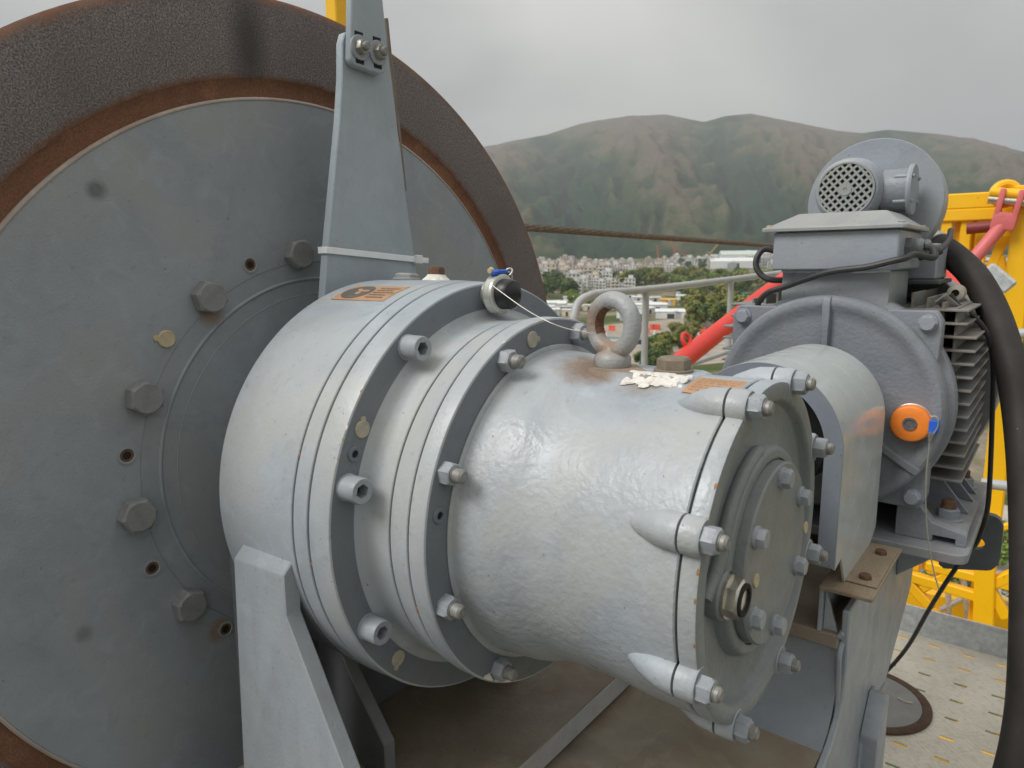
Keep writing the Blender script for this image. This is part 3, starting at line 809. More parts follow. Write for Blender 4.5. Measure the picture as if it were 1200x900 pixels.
# printed emblem: dark round with the paler patch left in it, and rows of fine print
def wrap_blob(mb, r, cx, cy, rx, ry, lift, mi, n=26, f=None):
    vs = []
    def P(x, y): a = math.acos(y/r); return (x, (r+lift)*math.cos(a), (r+lift)*math.sin(a))
    vs.append(P(cx, cy))
    for i in range(n):
        t = 2*PI*i/n; k = f(t) if f else 1
        vs.append(P(cx+rx*k*math.cos(t), cy+ry*k*math.sin(t)))
    mb.add(vs, [(0, 1+i, 1+(i+1) % n) for i in range(n)], mi)
wrap_blob(mb, 0.2431, 0.1845, -0.0772, 0.0235, 0.0185, 0.0008, 1)
wrap_blob(mb, 0.2431, 0.190, -0.0765, 0.010, 0.008, 0.0011, 0, f=lambda t: 0.8+0.45*math.sin(3*t+0.5)+0.2*math.cos(5*t))
for j in range(5):
    y = -0.066-0.0062*j
    x = 0.213
    while x < 0.243-0.004*(j % 2):
        w = 0.002+0.004*random.random()
        wrap(mb, 0.2431, x, x+w, y-0.0013, y+0.0013, 0.0008, 1, 1, 1); x += w+0.0016
obj('warning_sticker', mb, [STICK, STICKD], gear)
mb = MB(); wrap(mb, 0.1563, 0.5860, 0.6320, -0.0500, -0.0100, 0.0006)
for j in range(6):
    y = -0.0155-0.0056*j; x = 0.590
    while x < 0.627:
        w = 0.002+0.004*random.random()
        wrap(mb, 0.1563, x, min(x+w, 0.629), y-0.0007, y+0.0007, 0.0009, 1, 1, 1); x += w+0.0018
obj('instruction_sticker', mb, [STICK, paint('faded_print', (0.39, 0.215, 0.115), 0.6, 0.1, 0)], gear)
# drain plug below and chipped primer on the lower flange edge
o = link('drain_plug', nut_mesh('drain_plug', 0.0125, 0.012, 0.006, 0.0, 0.0, [ZINC, ZINC]), gear, on_circle(0.1535, -92, 0.560)); o.rotation_euler = up_rot(-92).to_euler()
mb = MB()
for i, (a0, a1, w0, w1) in enumerate(((-128.5, -126, 0.004, 0.009), (-126, -123.5, 0.007, 0.003), (-122.5, -119, 0.009, 0.008), (-119, -115, 0.008, 0.006), (-115, -112, 0.006, 0.003))):
    vs = []
    for a, w in ((a0, w0), (a1, w1)):
        for rr, x in ((0.2024, 0.4137), (0.2036-w, 0.4139)):
            vs.append((x, rr*math.cos(R(a)), rr*math.sin(R(a))))
    mb.add(vs, [(0, 1, 3, 2)])
obj('bare_primer', mb, CHALK, gear)

# paint chips on the casting edges: bare metal and rust
CHIPR = rust('chip_rust', (0.38, 0.15, 0.05), (0.50, 0.24, 0.10), (0.28, 0.12, 0.05), 8)
CHIPW = plain('chip_primer', (0.62, 0.54, 0.44), 0.8, 0, 0.2, 300)
rnd = random.Random(11)
for x_, r_, dg, sz_, mt in ((0.3222, 0.2401, 143.5, 0.0026, CHIPR), (0.3225, 0.2400, 153.0, 0.0038, CHIPW), (0.3228, 0.2399, 155.4, 0.0030, CHIPR), (0.3226, 0.2400, 160.5, 0.0022, CHIPW), (0.4118, 0.2040, 114.5, 0.0032, CHIPW),
                            (0.4120, 0.2040, 98.0, 0.0030, CHIPW), (0.4120, 0.2040, 95.5, 0.0040, CHIPW), (0.6500, 0.1562, 167.5, 0.0040, CHIPR), (0.6505, 0.1561, 161.0, 0.0026, CHIPR), (0.6500, 0.1562, 143.0, 0.0034, CHIPR),
                            (0.6502, 0.1562, 175.5, 0.0030, CHIPR), (0.6505, 0.1561, 189.0, 0.0026, CHIPR), (0.3920, 0.2038, 197.0, 0.0030, CHIPR), (0.3918, 0.2038, 199.5, 0.0026, CHIPR), (0.2935, 0.2416, 186.0, 0.0022, CHIPR), (0.3610, 0.1988, 205.0, 0.0024, CHIPR), (0.2690, 0.2428, 161.0, 0.0024, CHIPR)):
    a = R(dg); d = Vector((0, math.cos(a), math.sin(a))); tg = Vector((0, -math.sin(a), math.cos(a))); ex = Vector((1, 0, 0))
    n = 9; c = d*(r_+0.0005)+ex*x_
    vs = [c]+[c-d*0.0006+(ex*math.cos(2*PI*k/n)*0.55+tg*math.sin(2*PI*k/n))*sz_*rnd.uniform(0.5, 1.2) for k in range(n)]
    obj('paint_chip', MB().add(vs, [(0, 1+k, 1+(k+1) % n) for k in range(n)]), mt, gear)

# ================================================================== BREATHER SENSOR on the front flange and its wire
sen = thing('breather_sensor', 'black knob in a silver threaded fitting with a blue clip on the flange', 'sensor', (0.324, -0.004, 0.229))
sy, sz = -0.004, 0.2285
mb = MB().lathe([(0.0, 0), (0.00000, 0.01344), (0.00720, 0.01344), (0.00720, 0.01638), (0.00800, 0.01722), (0.01000, 0.01722)], c=(0.3240, sy, sz), n=40)
mb.lathe([(0.01000, 0.01722), (0.01080, 0.02201), (0.01280, 0.02251), (0.01400, 0.02167), (0.01520, 0.02251), (0.01640, 0.02167), (0.01760, 0.02251), (0.01880, 0.02167), (0.02000, 0.02251), (0.02280, 0.02226), (0.02360, 0.02100), (0.02360, 0.01512)], c=(0.3240, sy, sz), n=48)
obj('threaded_collar', mb, paint('silver_collar', (0.62, 0.62, 0.58), 0.32, 0.1, 0.1, dirt=0.4, dirt_col=(0.3, 0.25, 0.18), metal=0.6, scale=3), sen)
kn = obj('knob', MB().lathe([(0.02320, 0.01722), (0.02800, 0.01705), (0.03520, 0.01646), (0.03760, 0.01470), (0.03824, 0.01176), (0.0478, 0)], c=(0.3240, sy, sz), n=40), BLACK, sen)
obj('white_label', MB().box(0.3623, 0.3628, sy-0.0038, sy+0.0038, sz-0.0062, sz+0.0062), WHITE, kn)
mb = MB().box(0.3330, 0.3460, sy-0.0085, sy+0.0115, sz+0.0220, sz+0.0275).box(0.3370, 0.3465, sy-0.0130, sy-0.0050, sz+0.0215, sz+0.0265)
obj('blue_clip', mb, BLUE, sen, bevel=0.0015)
mb = MB().torus((0.343, sy+0.014, sz+0.0240), (1, 0, 0), (0, 0.6, 0.8), 0.0055, 0.0011, 20, 8).torus((0.342, sy+0.016, sz+0.0175), (0, 1, 0), (0, 0, 1), 0.0070, 0.0009, 20, 8)
obj('wire_loop', mb, WIRE, sen)
obj('lock_ball', MB().lathe([(-0.004, 0), (-0.0035, 0.003), (0, 0.0042), (0.00280, 0.00252), (0.004, 0)], 'Y', (0.339, sy-0.011, sz+0.0262), 14), CREAM, sen)
W0 = Vector((0.346, sy-0.022, sz+0.012))
wpts = [W0, at(612, 360, 0.735), at(640, 376, 0.712), at(664, 385, 0.705), at(680, 388, 0.702), at(694, 391, 0.70)]
obj('safety_wire', MB().tube(wpts, 0.0006, 6, 6), WIRE, sen)
obj('crimp_sleeve', MB().tube([at(673, 387, 0.703), at(680, 388.2, 0.702)], 0.0022, 8, 0), ZINC, sen)

# ================================================================== STRAP standing in front of the drum plate
strap = thing('upright_strap', 'tall tapering grey steel strap with a bolted lap joint before the drum', 'steel strap', (0.1, 0.03, 0.2))
XS = 0.100
poly = []
for px, py in ((380, 345), (383, 300), (391, 215), (398, 140), (401, 90), (401, 50), (404, 38), (410, 36)):
    p = onx(px, py, XS); poly.append((p.y, p.z))
for px, py in ((453, 40), (455, 60), (459, 90), (463, 122), (468, 165), (475, 226), (484, 285), (491, 345)):
    p = onx(px, py, XS); poly.append((p.y, p.z))
p0 = onx(492, 345, XS); p1 = onx(380, 345, XS)
poly += [(p0.y+0.02, 0.12), (p1.y-0.02, 0.12)]
obj('lower_strap', MB().prism(poly, 'X', XS-0.013, XS), STRAP, strap, bevel=0.0012)
pl = [onx(px, py, XS+0.014) for px, py in ((409, -90), (412, 0), (411, 68), (415, 76), (446, 87), (452, 84), (453, 40), (449, 0), (443, -90))]
obj('upper_strap', MB().prism([(p.y, p.z) for p in pl], 'X', XS+0.002, XS+0.014), STRAP, strap, bevel=0.0015)
# rubber strip along the far edge of the strap
pts = [onx(px, py, XS-0.010) for px, py in ((452, 22), (456.5, 62), (460.5, 92), (464.5, 122), (469.5, 165), (476, 224))]
obj('edge_strip', MB().tube(pts, lambda t: 0.0034*(1-0.75*t), 8, 4), paint('edge_strip_rubber', (0.20, 0.17, 0.14), 0.7, 0.2, 0.3, dirt=0.4), strap)
SB = nut_mesh('strap_bolt', 0.0098, 0.0085, 0.0055, 0.005, 0.0, [plain('strap_nut_steel', (0.36, 0.34, 0.29), 0.4, 0.5, 0.25, 90), STUD])
for i, (px, py) in enumerate(((421, 56), (442, 62))):
    p = onx(px, py, XS+0.014)
    obj('washer', MB().lathe([(0, 0), (0, 0.0150), (0.0024, 0.0150), (0.003, 0.0142), (0.003, 0)], n=32), BOLT, strap, loc=(XS+0.0142, p.y, p.z))
    mbs = MB().prism([(p.y-0.0065, p.z-0.019), (p.y+0.0065, p.z-0.019), (p.y+0.0065, p.z+0.019), (p.y-0.0065, p.z+0.019)], 'X', XS+0.0136, XS+0.01455)
    obj('slot', mbs, GAP, strap, bevel=0.0)
    link('bolt', SB, strap, (XS+0.0172, p.y, p.z), (R(20+40*i), 0, 0))
tie = thing('cable_tie', 'white nylon cable tie wrapped round the grey strap', 'cable tie', tuple(onx(440, 298, XS)))
A_, B_ = onx(384, 293, XS+0.003), onx(487, 304, XS+0.003)
mb = MB().bar(A_, B_, 0.0016, 0.0085)
mb.bar(A_+Vector((0.001, -0.001, 0)), A_+Vector((-0.018, -0.001, 0.0)), 0.0016, 0.0085)
mb.bar(Vector((XS-0.016, A_.y, A_.z)), Vector((XS-0.016, B_.y, B_.z)), 0.0016, 0.0085)
obj('band', mb, TIE, tie, bevel=0.0004)
obj('lock_head', MB().bar(B_+(B_-A_)*-0.02+Vector((0.002, 0, 0)), B_+(B_-A_)*0.06+Vector((0.002, 0, 0)), 0.009, 0.0125), WHITE, tie, bevel=0.0012)
obj('loose_end', MB().bar(B_+(B_-A_)*0.05, B_+(B_-A_)*0.17+Vector((0, 0, 0.0)), 0.0018, 0.0075), TIE, tie, bevel=0.0006)

# ================================================================== FRAME below gearbox and motor
frm = thing('winch_base_frame', 'welded grey steel base frame with gussets under the gearbox and motor', 'machine frame', (0.4, 0.2, -0.8))
def poly_prism_x(name, pts, x0, x1, mat, bevel=0.0015): return obj(name, MB().prism(pts, 'X', x0, x1), mat, frm, bevel=bevel)
ZB, ZT = -0.352, -0.388
# gusset against the barrel
g1 = [(0.166, -0.050), (0.258, -0.044), (0.258, -0.088), (0.345, -0.232), (0.415, -0.352), (0.148, -0.352)]
mb = MB()
n = len(g1)
f_ = [(x, -0.250, z) for x, z in g1]; k_ = [(x+(0.006 if i < 2 else 0), -0.231, z+(0.026 if i < 2 else 0)) for i, (x, z) in enumerate(g1)]
mb.add(f_+k_, [tuple(range(n)), tuple(range(n, 2*n))[::-1]]+[(i, (i+1) % n, (i+1) % n+n, i+n) for i in range(n)])
obj('gusset', mb, FRAME, frm, bevel=0.0016)
g2 = [(0.10, -0.190), (0.168, -0.190), (0.200, -0.236), (0.2585, -0.307), (0.2585, -0.352), (0.10, -0.352)]
GUS = paint('inner_gusset_shade', (0.17, 0.175, 0.18), 0.45, 0.12, 0.3, dirt=0.2)  # frame colour darkened: shade under the barrel put into the inner gussets
obj('gusset', MB().prism(g2, 'Y', -0.130, -0.113), GUS, frm, bevel=0.0014)
obj('gusset', MB().prism(g2, 'Y', 0.120, 0.138), GUS, frm, bevel=0.0014)
# cradle web below the barrel
arc = [(0.238*math.cos(R(a)), 0.238*math.sin(R(a))) for a in range(196, 345, 6)]
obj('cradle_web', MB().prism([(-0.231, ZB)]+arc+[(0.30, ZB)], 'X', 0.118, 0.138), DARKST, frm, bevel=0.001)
obj('base_plate', MB().box(0.095, 0.372, -0.262, 0.80, ZB-0.030, ZB), TRAY, frm, bevel=0.0015)
obj('base_plate_edge', MB().box(0.3723, 0.3745, -0.262, 0.80, ZB-0.031, ZB-0.0005), paint('cut_edge', (0.44, 0.445, 0.43), 0.5, 0.15, 0.3, dirt=0.4), frm)
# bent tray running up into the motor pedestal
prof = [(-0.262, ZT), (0.24, ZT), (0.285, ZT+0.004), (0.315, ZT+0.016), (0.333, ZT+0.034), (0.341, ZT+0.056), (0.344, ZT+0.085), (0.344, -0.258)]
inner = [(y+0.010, z-0.010) for y, z in prof]
mb = MB()
nP = len(prof)
for x in (0.110, 0.6500): mb.v += [(x, y, z) for y, z in prof]
fs = [(i, i+1, nP+i+1, nP+i) for i in range(nP-1)]
mb.f += fs; mb.m += [0 if i < 2 else 1 for i in range(nP-1)]
obj('bent_tray', mb, [TRAY, paint('pedestal_front', (0.26, 0.285, 0.31), 0.45, 0.1, 0.3, dirt=0.2)], frm)
obj('frame_beam', MB().box(0.100, 0.645, -0.258, -0.150, -0.79, ZT-0.003), FRAME, frm, bevel=0.003)
obj('frame_beam', MB().box(0.100, 0.645, 0.55, 0.66, -0.79, ZT-0.003), FRAME, frm, bevel=0.003)
obj('pedestal_ledge', MB().box(0.300, 0.6495, 0.336, 0.93, -0.2600, -0.2400), LEDGE, frm, bevel=0.0016)
obj('weld_bead', MB().tube([(0.652, 0.336+0.02*i, -0.239+0.001*math.sin(i*9)) for i in range(3)]+[(0.6525, 0.338, -0.262), (0.6525, 0.342, -0.30), (0.6525, 0.346, -0.35)], 0.004, 8, 5), FRAME, frm)
side = [(0.345, -0.205), (0.935, -0.205), (0.905, -0.385), (0.690, -0.488), (0.660, -0.52), (0.660, -0.80), (-0.10, -0.80), (0.06, -0.50), (0.16, -0.428), (0.240, -0.392), (0.300, -0.378), (0.335, -0.360), (0.346, -0.335), (0.350, -0.29), (0.345, -0.24)]
obj('side_plate', MB().prism(side, 'X', 0.6505, 0.6600), FRAME, frm, bevel=0.0018)
obj('corner_post', MB().prism([(0.485, -0.80), (0.565, -0.80), (0.565, -0.432), (0.535, -0.418), (0.485, -0.470)], 'X', 0.6605, 0.686), FRAME, frm, bevel=0.004, seg=2)
obj('weld_bead', MB().tube([(0.6605, 0.690, -0.487), (0.6615, 0.640, -0.480), (0.6625, 0.585, -0.452), (0.6635, 0.556, -0.428), (0.6635, 0.52, -0.45), (0.6625, 0.487, -0.49), (0.6615, 0.482, -0.60), (0.6615, 0.482, -0.75)], 0.0045, 8, 6), FRAME, frm)
# tab table that carries the guard
obj('guard_bracket', MB().box(0.622, 0.6885, 0.330, 0.535, -0.1775, -0.1715), TABM, frm, bevel=0.0012)
obj('bracket_leg', MB().box(0.6220, 0.6270, 0.335, 0.50, -0.2400, -0.1776), FRAME, frm, bevel=0.0008)
obj('bracket_leg', MB().prism([(0.6275, -0.2399), (0.6460, -0.2399), (0.6275, -0.182)], 'Y', 0.345, 0.352), FRAME, frm, bevel=0.0008)
obj('bracket_leg', MB().prism([(0.6275, -0.2399), (0.6460, -0.2399), (0.6275, -0.182)], 'Y', 0.47, 0.477), FRAME, frm, bevel=0.0008)
RB = nut_mesh('rusty_bolt', 0.0088, 0.0055, 0.004, 0, 0.0, [RUSTD, RUSTD])
# motor mounting plate with its web and the lug behind
mb = MB()
pp = []
xr, yf, yb, rc = 0.7680, 0.6000, 1.06, 0.022
pp += [(0.30, yf), (xr-rc, yf)]+[(xr-rc+rc*math.sin(R(a)), yf+rc-rc*math.cos(R(a))) for a in range(15, 91, 15)]+[(xr, yb), (0.30, yb)]
obj('motor_plate', MB().prism(pp, 'Z', -0.2045, -0.1880), paint('motor_plate_paint', (0.29, 0.30, 0.315), 0.5, 0.12, 0.4, dirt=0.4, dirt_col=(0.25, 0.17, 0.11), speck=0.2), frm, bevel=0.0016)
obj('plate_web', MB().prism([(0.6605, -0.2046), (0.752, -0.2046), (0.6605, -0.285)], 'Y', 0.70, 0.715), FRAME, frm, bevel=0.001)
obj('plate_web', MB().prism([(0.6605, -0.2046), (0.762, -0.2046), (0.6605, -0.285)], 'Y', 0.93, 0.945), FRAME, frm, bevel=0.001)
lugp = [ony(px, py, 0.95) for px, py in ((1100, 666), (1160, 669), (1168, 664), (1172, 655), (1176, 618), (1173, 610), (1166, 605), (1150, 602), (1100, 600))]
pq = [(p.x, p.z) for p in lugp]
hc = ony(1145, 637, 0.95)
def hit_poly(cx, cz, a):
    best = None
    dx, dz = math.cos(a), math.sin(a)
    for (x0, z0), (x1, z1) in zip(pq, pq[1:]+pq[:1]):
        ex, ez = x1-x0, z1-z0
        det = dx*(-ez)+ex*dz
        if abs(det) < 1e-12: continue
        t_ = ((x0-cx)*(-ez)+ex*(z0-cz))/det; u_ = (dx*(z0-cz)-dz*(x0-cx))/det
        if t_ > 0 and -1e-6 <= u_ <= 1+1e-6 and (best is None or t_ < best): best = t_
    return best
mb = MB(); nL = 48; vs = []
for y in (0.95, 0.968):
    for rad in ('o', 'i'):
        for k in range(nL):
            a = 2*PI*k/nL; r_ = hit_poly(hc.x, hc.z, a) if rad == 'o' else 0.0125
            vs.append((hc.x+r_*math.cos(a), y, hc.z+r_*math.sin(a)))
fs = []
for k in range(nL):
    k2 = (k+1) % nL
    fs += [(k, k2, nL+k2, nL+k), (2*nL+k, 2*nL+k2, 3*nL+k2, 3*nL+k), (k, k2, 2*nL+k2, 2*nL+k), (nL+k, nL+k2, 3*nL+k2, 3*nL+k)]
obj('lifting_lug', mb.add(vs, fs), paint('lug_paint', (0.13, 0.14, 0.15), 0.5, 0.15, 0.3, speck=0.2), frm)

# ================================================================== COUPLING GUARD
gd = thing('coupling_guard', 'pale grey arched sheet guard over the coupling between gearbox and motor', 'guard', (0.541, 0.42, -0.17))
GX, GZc, GR = 0.541, 0.0250, 0.1062
def arch(r, zb):
    pts = [(GX+r, zb)]+[(GX+r*math.cos(R(a)), GZc+r*math.sin(R(a))) for a in range(0, 181, 4)]+[(GX-r, zb)]
    return pts
mb = MB()
outer, inn = arch(GR, 0), arch(GR-0.003, 0)
ys = [0.300, 0.330, 0.362, 0.512, 0.552]
def zb_at(y, near): return {0.300: -0.132, 0.330: -0.126, 0.362: -0.1712, 0.512: -0.1712, 0.552: -0.150}[y]
for pts in (outer, inn):
    for y in ys:
        for i, (x, z) in enumerate(pts):
            mb.v.append((x, y, zb_at(y, 0) if i in (0, len(pts)-1) else z))
k = len(outer); ny = len(ys)
for s_ in range(2):
    o_ = s_*k*ny
    for j in range(ny-1):
        for i in range(k-1):
            mb.f.append((o_+j*k+i, o_+j*k+i+1, o_+(j+1)*k+i+1, o_+(j+1)*k+i)); mb.m.append(s_)
for j in (0, ny-1):
    for i in range(k-1):
        mb.f.append((j*k+i, j*k+i+1, k*ny+j*k+i+1, k*ny+j*k+i)); mb.m.append(0)
for i in (0, k-1):
    for j in range(ny-1):
        mb.f.append((j*k+i, (j+1)*k+i, k*ny+(j+1)*k+i, k*ny+j*k+i)); mb.m.append(0)
obj('guard_sheet', mb, [GUARD, BLACK], gd)  # inner faces blackened: the shade within the guard is put into the colour
mb = MB()
o1, i1 = arch(GR-0.0005, -0.130), arch(GR-0.0225, -0.130)
for y in (0.2985, 0.3015):
    mb.v += [(x, y, z) for x, z in o1]+[(x, y, z) for x, z in i1]
k = len(o1)
for i in range(k-1):
    mb.f += [(i, i+1, k+i+1, k+i), (2*k+i, 2*k+i+1, 3*k+i+1, 3*k+i), (k+i, k+i+1, 3*k+i+1, 3*k+i), (i, i+1, 2*k+i+1, 2*k+i)]; mb.m += [0]*4
obj('front_lip', mb, GUARDIN, gd)
obj('bolt_tab', MB().box(GX+GR-0.0005, 0.6865, 0.364, 0.512, -0.1712, -0.1685), TABM, gd, bevel=0.0008)
for y in (0.385, 0.488):
    link('bolt', RB, gd, (0.668, y, -0.1685), (0, -PI/2, R(13)))
p = (0.668, 0.385, -0.1776)
link('bolt_end', mesh_of(MB().lathe([(0, 0), (0, 0.0065), (0.006, 0.0065), (0.006, 0.0045), (0.016, 0.0045), (0.016, 0)], n=16), 'bolt_end', RUSTO), gd, p, (0, PI/2, 0))
# coupling inside the guard
cpl = thing('shaft_coupling', 'dark round shaft coupling inside the arched guard', 'coupling', (0.541, 0.4, 0.025))
obj('coupling_hub', MB().lathe([(0.15, 0), (0.15, 0.05), (0.33, 0.05), (0.33, 0.078), (0.42, 0.078), (0.42, 0.084), (0.50, 0.084), (0.50, 0.045), (0.606, 0.045)], 'Y', (GX, 0, GZc), 48), BLACK, cpl)  # hub set black as well, standing in for the shade behind the lip

# ================================================================== MOTOR
XM, ZM = 0.541, 0.0270
mot = thing('electric_motor', 'dark grey ribbed electric motor with a round end shield beside the gearbox', 'electric motor', (XM, 0.8, -0.188))
prof = [(0.600, 0.045), (0.600, 0.060), (0.606, 0.066), (0.607, 0.140), (0.6060, 0.1480), (0.6025, 0.1560), (0.5985, 0.1630), (0.5975, 0.1680), (0.5990, 0.1745), (0.6040, 0.1785), (0.612, 0.1795), (0.634, 0.1795), (0.636, 0.1820), (0.638, 0.187), (0.642, 0.189), (0.668, 0.189), (0.672, 0.186), (0.672, 0.15)]
obj('end_shield', MB().lathe(prof, 'Y', (XM, 0, ZM), 144), MOTOR, mot)
obj('stator_frame', MB().lathe([(0.672, 0.0), (0.672, 0.172), (1.02, 0.172), (1.02, 0)], 'Y', (XM, 0, ZM), 96), MOTOR, mot)
obj('fan_cowl', MB().lathe([(0.985, 0.150), (0.960, 0.2235), (0.962, 0.2265), (0.975, 0.2275), (1.10, 0.2275), (1.13, 0.205), (1.13, 0)], 'Y', (XM, 0, ZM), 96), LID, mot)
for dg in (90, 210, -32):
    a = R(dg); d = Vector((math.cos(a), 0, math.sin(a))); t_ = Vector((-math.sin(a), 0, math.cos(a)))
    c = Vector((XM, 0, ZM))
    vs = []
    for rr, h_, w_ in ((0.075, 0.5965, 0.0070), (0.150, 0.5945, 0.0078), (0.168, 0.5935, 0.0078), (0.178, 0.597, 0.0078)):
        for s_, yy in ((-1, 0.612), (-0.75, h_), (0.75, h_), (1, 0.612)):
            q = c+d*rr+t_*(w_*s_); vs.append((q.x, yy, q.z))
    obj('shield_rib', MB().add(vs, [(i*4+j, i*4+j+1, (i+1)*4+j+1, (i+1)*4+j) for i in range(3) for j in range(3)]+[(0, 1, 2, 3), (12, 13, 14, 15)]), MOTOR, mot, bevel=0.001)
EARB = nut_mesh('shield_bolt', 0.0122, 0.0085, 0.005, 0, 0.0135, [MOTORL, MOTORL])
for sx, szz in ((-1, 1), (1, 1), (1, -1), (-1, -1)):
    cx, cz = XM+sx*0.1455, ZM+szz*0.1395
    e_ = [(cx+sx*0.017, cz+szz*0.002), (cx+sx*0.017, cz-szz*0.055), (cx+sx*0.006, cz-szz*0.075), (cx-sx*0.055, cz-szz*0.02), (cx-sx*0.075, cz+szz*0.014), (cx-sx*0.055, cz+szz*0.019), (cx+sx*0.007, cz+szz*0.019)]
    ear = obj('shield_ear', MB().prism(e_, 'Y', 0.618, 0.652), MOTOR, mot, bevel=0.002)
    link('bolt', EARB, ear, (cx-sx*0.002, 0.6178, cz), (0, 0, -PI/2))
# horizontal fins on both flanks, vertical fins on the crown
FINM = paint('fin_paint', (0.245, 0.255, 0.265), 0.5, 0.15, 0.4, tint=(0.22, 0.20, 0.17), dirt=0.6, dirt_col=(0.22, 0.18, 0.14), speck=0.1)
for k in range(-6, 8):
    z = ZM+0.008+0.0212*k
    hx = math.sqrt(max(0.0, 0.170**2-(z-ZM)**2))
    xo = 0.2035 if abs(z-ZM) < 0.125 else 0.190
    for sx in (1, -1):
        xa, xb = sorted((XM+sx*hx*0.97, XM+sx*xo))
        obj('cooling_fin', MB().box(xa, xb, 0.676, 0.975, z-0.0019, z+0.0019), FINM, mot, bevel=0.0007)
for x in (0.388, 0.410, 0.432, 0.650, 0.672, 0.694, 0.714):
    hz = math.sqrt(max(0.0, 0.170**2-(x-XM)**2)) if abs(x-XM) < 0.17 else 0.0
    obj('cooling_fin', MB().box(x-0.0021, x+0.0021, 0.690, 0.972, ZM+hz*0.97, ZM+0.186-0.34*max(0, abs(x-XM)-0.10)), FINM, mot, bevel=0.0007)
# feet
for sx in (1, -1):
    def X_(v): return XM+sx*v
    f0 = [(X_(0.120), -0.1878), (X_(0.120), -0.125), (X_(0.142), -0.118), (X_(0.1720), -0.156), (X_(0.2205), -0.1680), (X_(0.2205), -0.1878), (X_(0.2060), -0.1878), (X_(0.2060), -0.1770), (X_(0.1740), -0.1770), (X_(0.1740), -0.1878)]
    obj('foot', MB().prism(f0, 'Y', 0.640, 0.665), MOTOR, mot, bevel=0.0012)
    obj('foot_pad', MB().prism([(X_(0.150), -0.1770), (X_(0.2200), -0.1770), (X_(0.2200), -0.1665), (X_(0.1500), -0.1560)], 'Y', 0.6652, 0.955), FINM, mot, bevel=0.0012)
    for y in (0.745, 0.825, 0.875):
        obj('foot_gusset', MB().prism([(X_(0.130), -0.160), (X_(0.213), -0.1640), (X_(0.150), -0.085), (X_(0.130), -0.085)], 'Y', y, y+0.007), MOTOR, mot, bevel=0.0008)
    obj('foot_web', MB().prism([(X_(0.118), -0.165), (X_(0.150), -0.165), (X_(0.150), -0.060), (X_(0.118), -0.060)], 'Y', 0.666, 1.0), MOTOR, mot, bevel=0.001)
    FB = nut_mesh('foot_bolt', 0.0178, 0.0165, 0.0105, 0.014, 0.0225, [MOTOR, RUSTD])
    for y in (0.700, 0.915):
        o = link('foot_bolt', FB, mot, (X_(0.187), y, -0.1640), (0, -PI/2, R(20)))
# terminal box
nl, nr = ony(916, 330, 0.635).x, ony(1043, 330, 0.635).x
obj('box_neck', MB().box(nl, nr, 0.635, 0.800, 0.150, 0.2462), paint('neck_paint', (0.28, 0.30, 0.325), 0.42, 0.12, 0.6, 90, tint=(0.315, 0.325, 0.33), dirt=0.2), mot, bevel=0.004, seg=2)
mb = MB()
rnd = random.Random(3)
pts = [(nl+(nr-nl)*i/26, 0.6335-0.001*rnd.random(), 0.2445+0.0022*rnd.random()) for i in range(27)]
obj('sealant_bead', mb.tube(pts, 0.0028, 8, 2), CHALK if False else paint('pale_sealant', (0.50, 0.52, 0.53), 0.5, 0.15, 0.6), mot)
tx0, tx1 = ony(905, 300, 0.610).x, ony(1053, 300, 0.610).x
tb = obj('terminal_box', MB().box(tx0, tx1, 0.610, 0.815, 0.2472, 0.3112), MOTORL, mot, bevel=0.006, seg=3)
lx0, lx1 = ony(892, 271, 0.602).x, ony(1063, 266, 0.602).x
mb = MB()
ly0, ly1 = 0.600, 0.826
za, zb_, zc = 0.3114, 0.3186, 0.3420
def rect(x0, x1, y0, y1, z, c=0.006):
    return [(x0+c, y0, z), (x1-c, y0, z), (x1, y0+c, z), (x1, y1-c, z), (x1-c, y1, z), (x0+c, y1, z), (x0, y1-c, z), (x0, y0+c, z)]
vs = rect(lx0, lx1, ly0, ly1, za)+rect(lx0, lx1, ly0, ly1, zb_-0.002)+rect(lx0+0.001, lx1-0.001, ly0+0.001, ly1-0.001, zb_)+rect(lx0+0.008, lx1-0.008, ly0+0.007, ly1-0.008, zb_+0.0015)+rect(lx0+0.042, lx1-0.036, ly0+0.045, ly1-0.04, zc-0.002)+rect(lx0+0.045, lx1-0.039, ly0+0.049, ly1-0.043, zc)
fs = [(r*8+i, r*8+(i+1) % 8, (r+1)*8+(i+1) % 8, (r+1)*8+i) for r in range(5) for i in range(8)]+[tuple(range(8))[::-1], tuple(range(40, 48))]
mb.add(vs, fs)
lid = obj('box_lid', mb, LID, tb, bevel=0.0008, sharp=20)
for (x, y) in ((lx0+0.011, ly0+0.012), (lx1-0.010, ly0+0.012), (lx1-0.010, ly1-0.012), (lx0+0.011, ly1-0.012)):
    obj('lid_screw', MB().lathe([(0, 0.0055), (0.0035, 0.0055), (0.0042, 0.0046), (0.0042, 0)], 'Z', (x, y, zb_), 16), CREAM if x < 0.5 else ZINC, tb)
for y in (0.668, 0.735):
    mb = MB(); hex_prism(mb, 0.0170, 0.0, 0.010, 0.001); mb.lathe([(0.010, 0.0135), (0.022, 0.0135), (0.026, 0.0105), (0.026, 0.006)], n=20)
    obj('cable_gland', mb, paint('gland_paint', (0.17, 0.175, 0.185), 0.45, 0.1, 0.2), tb, loc=(tx1-0.0005, y, 0.283))
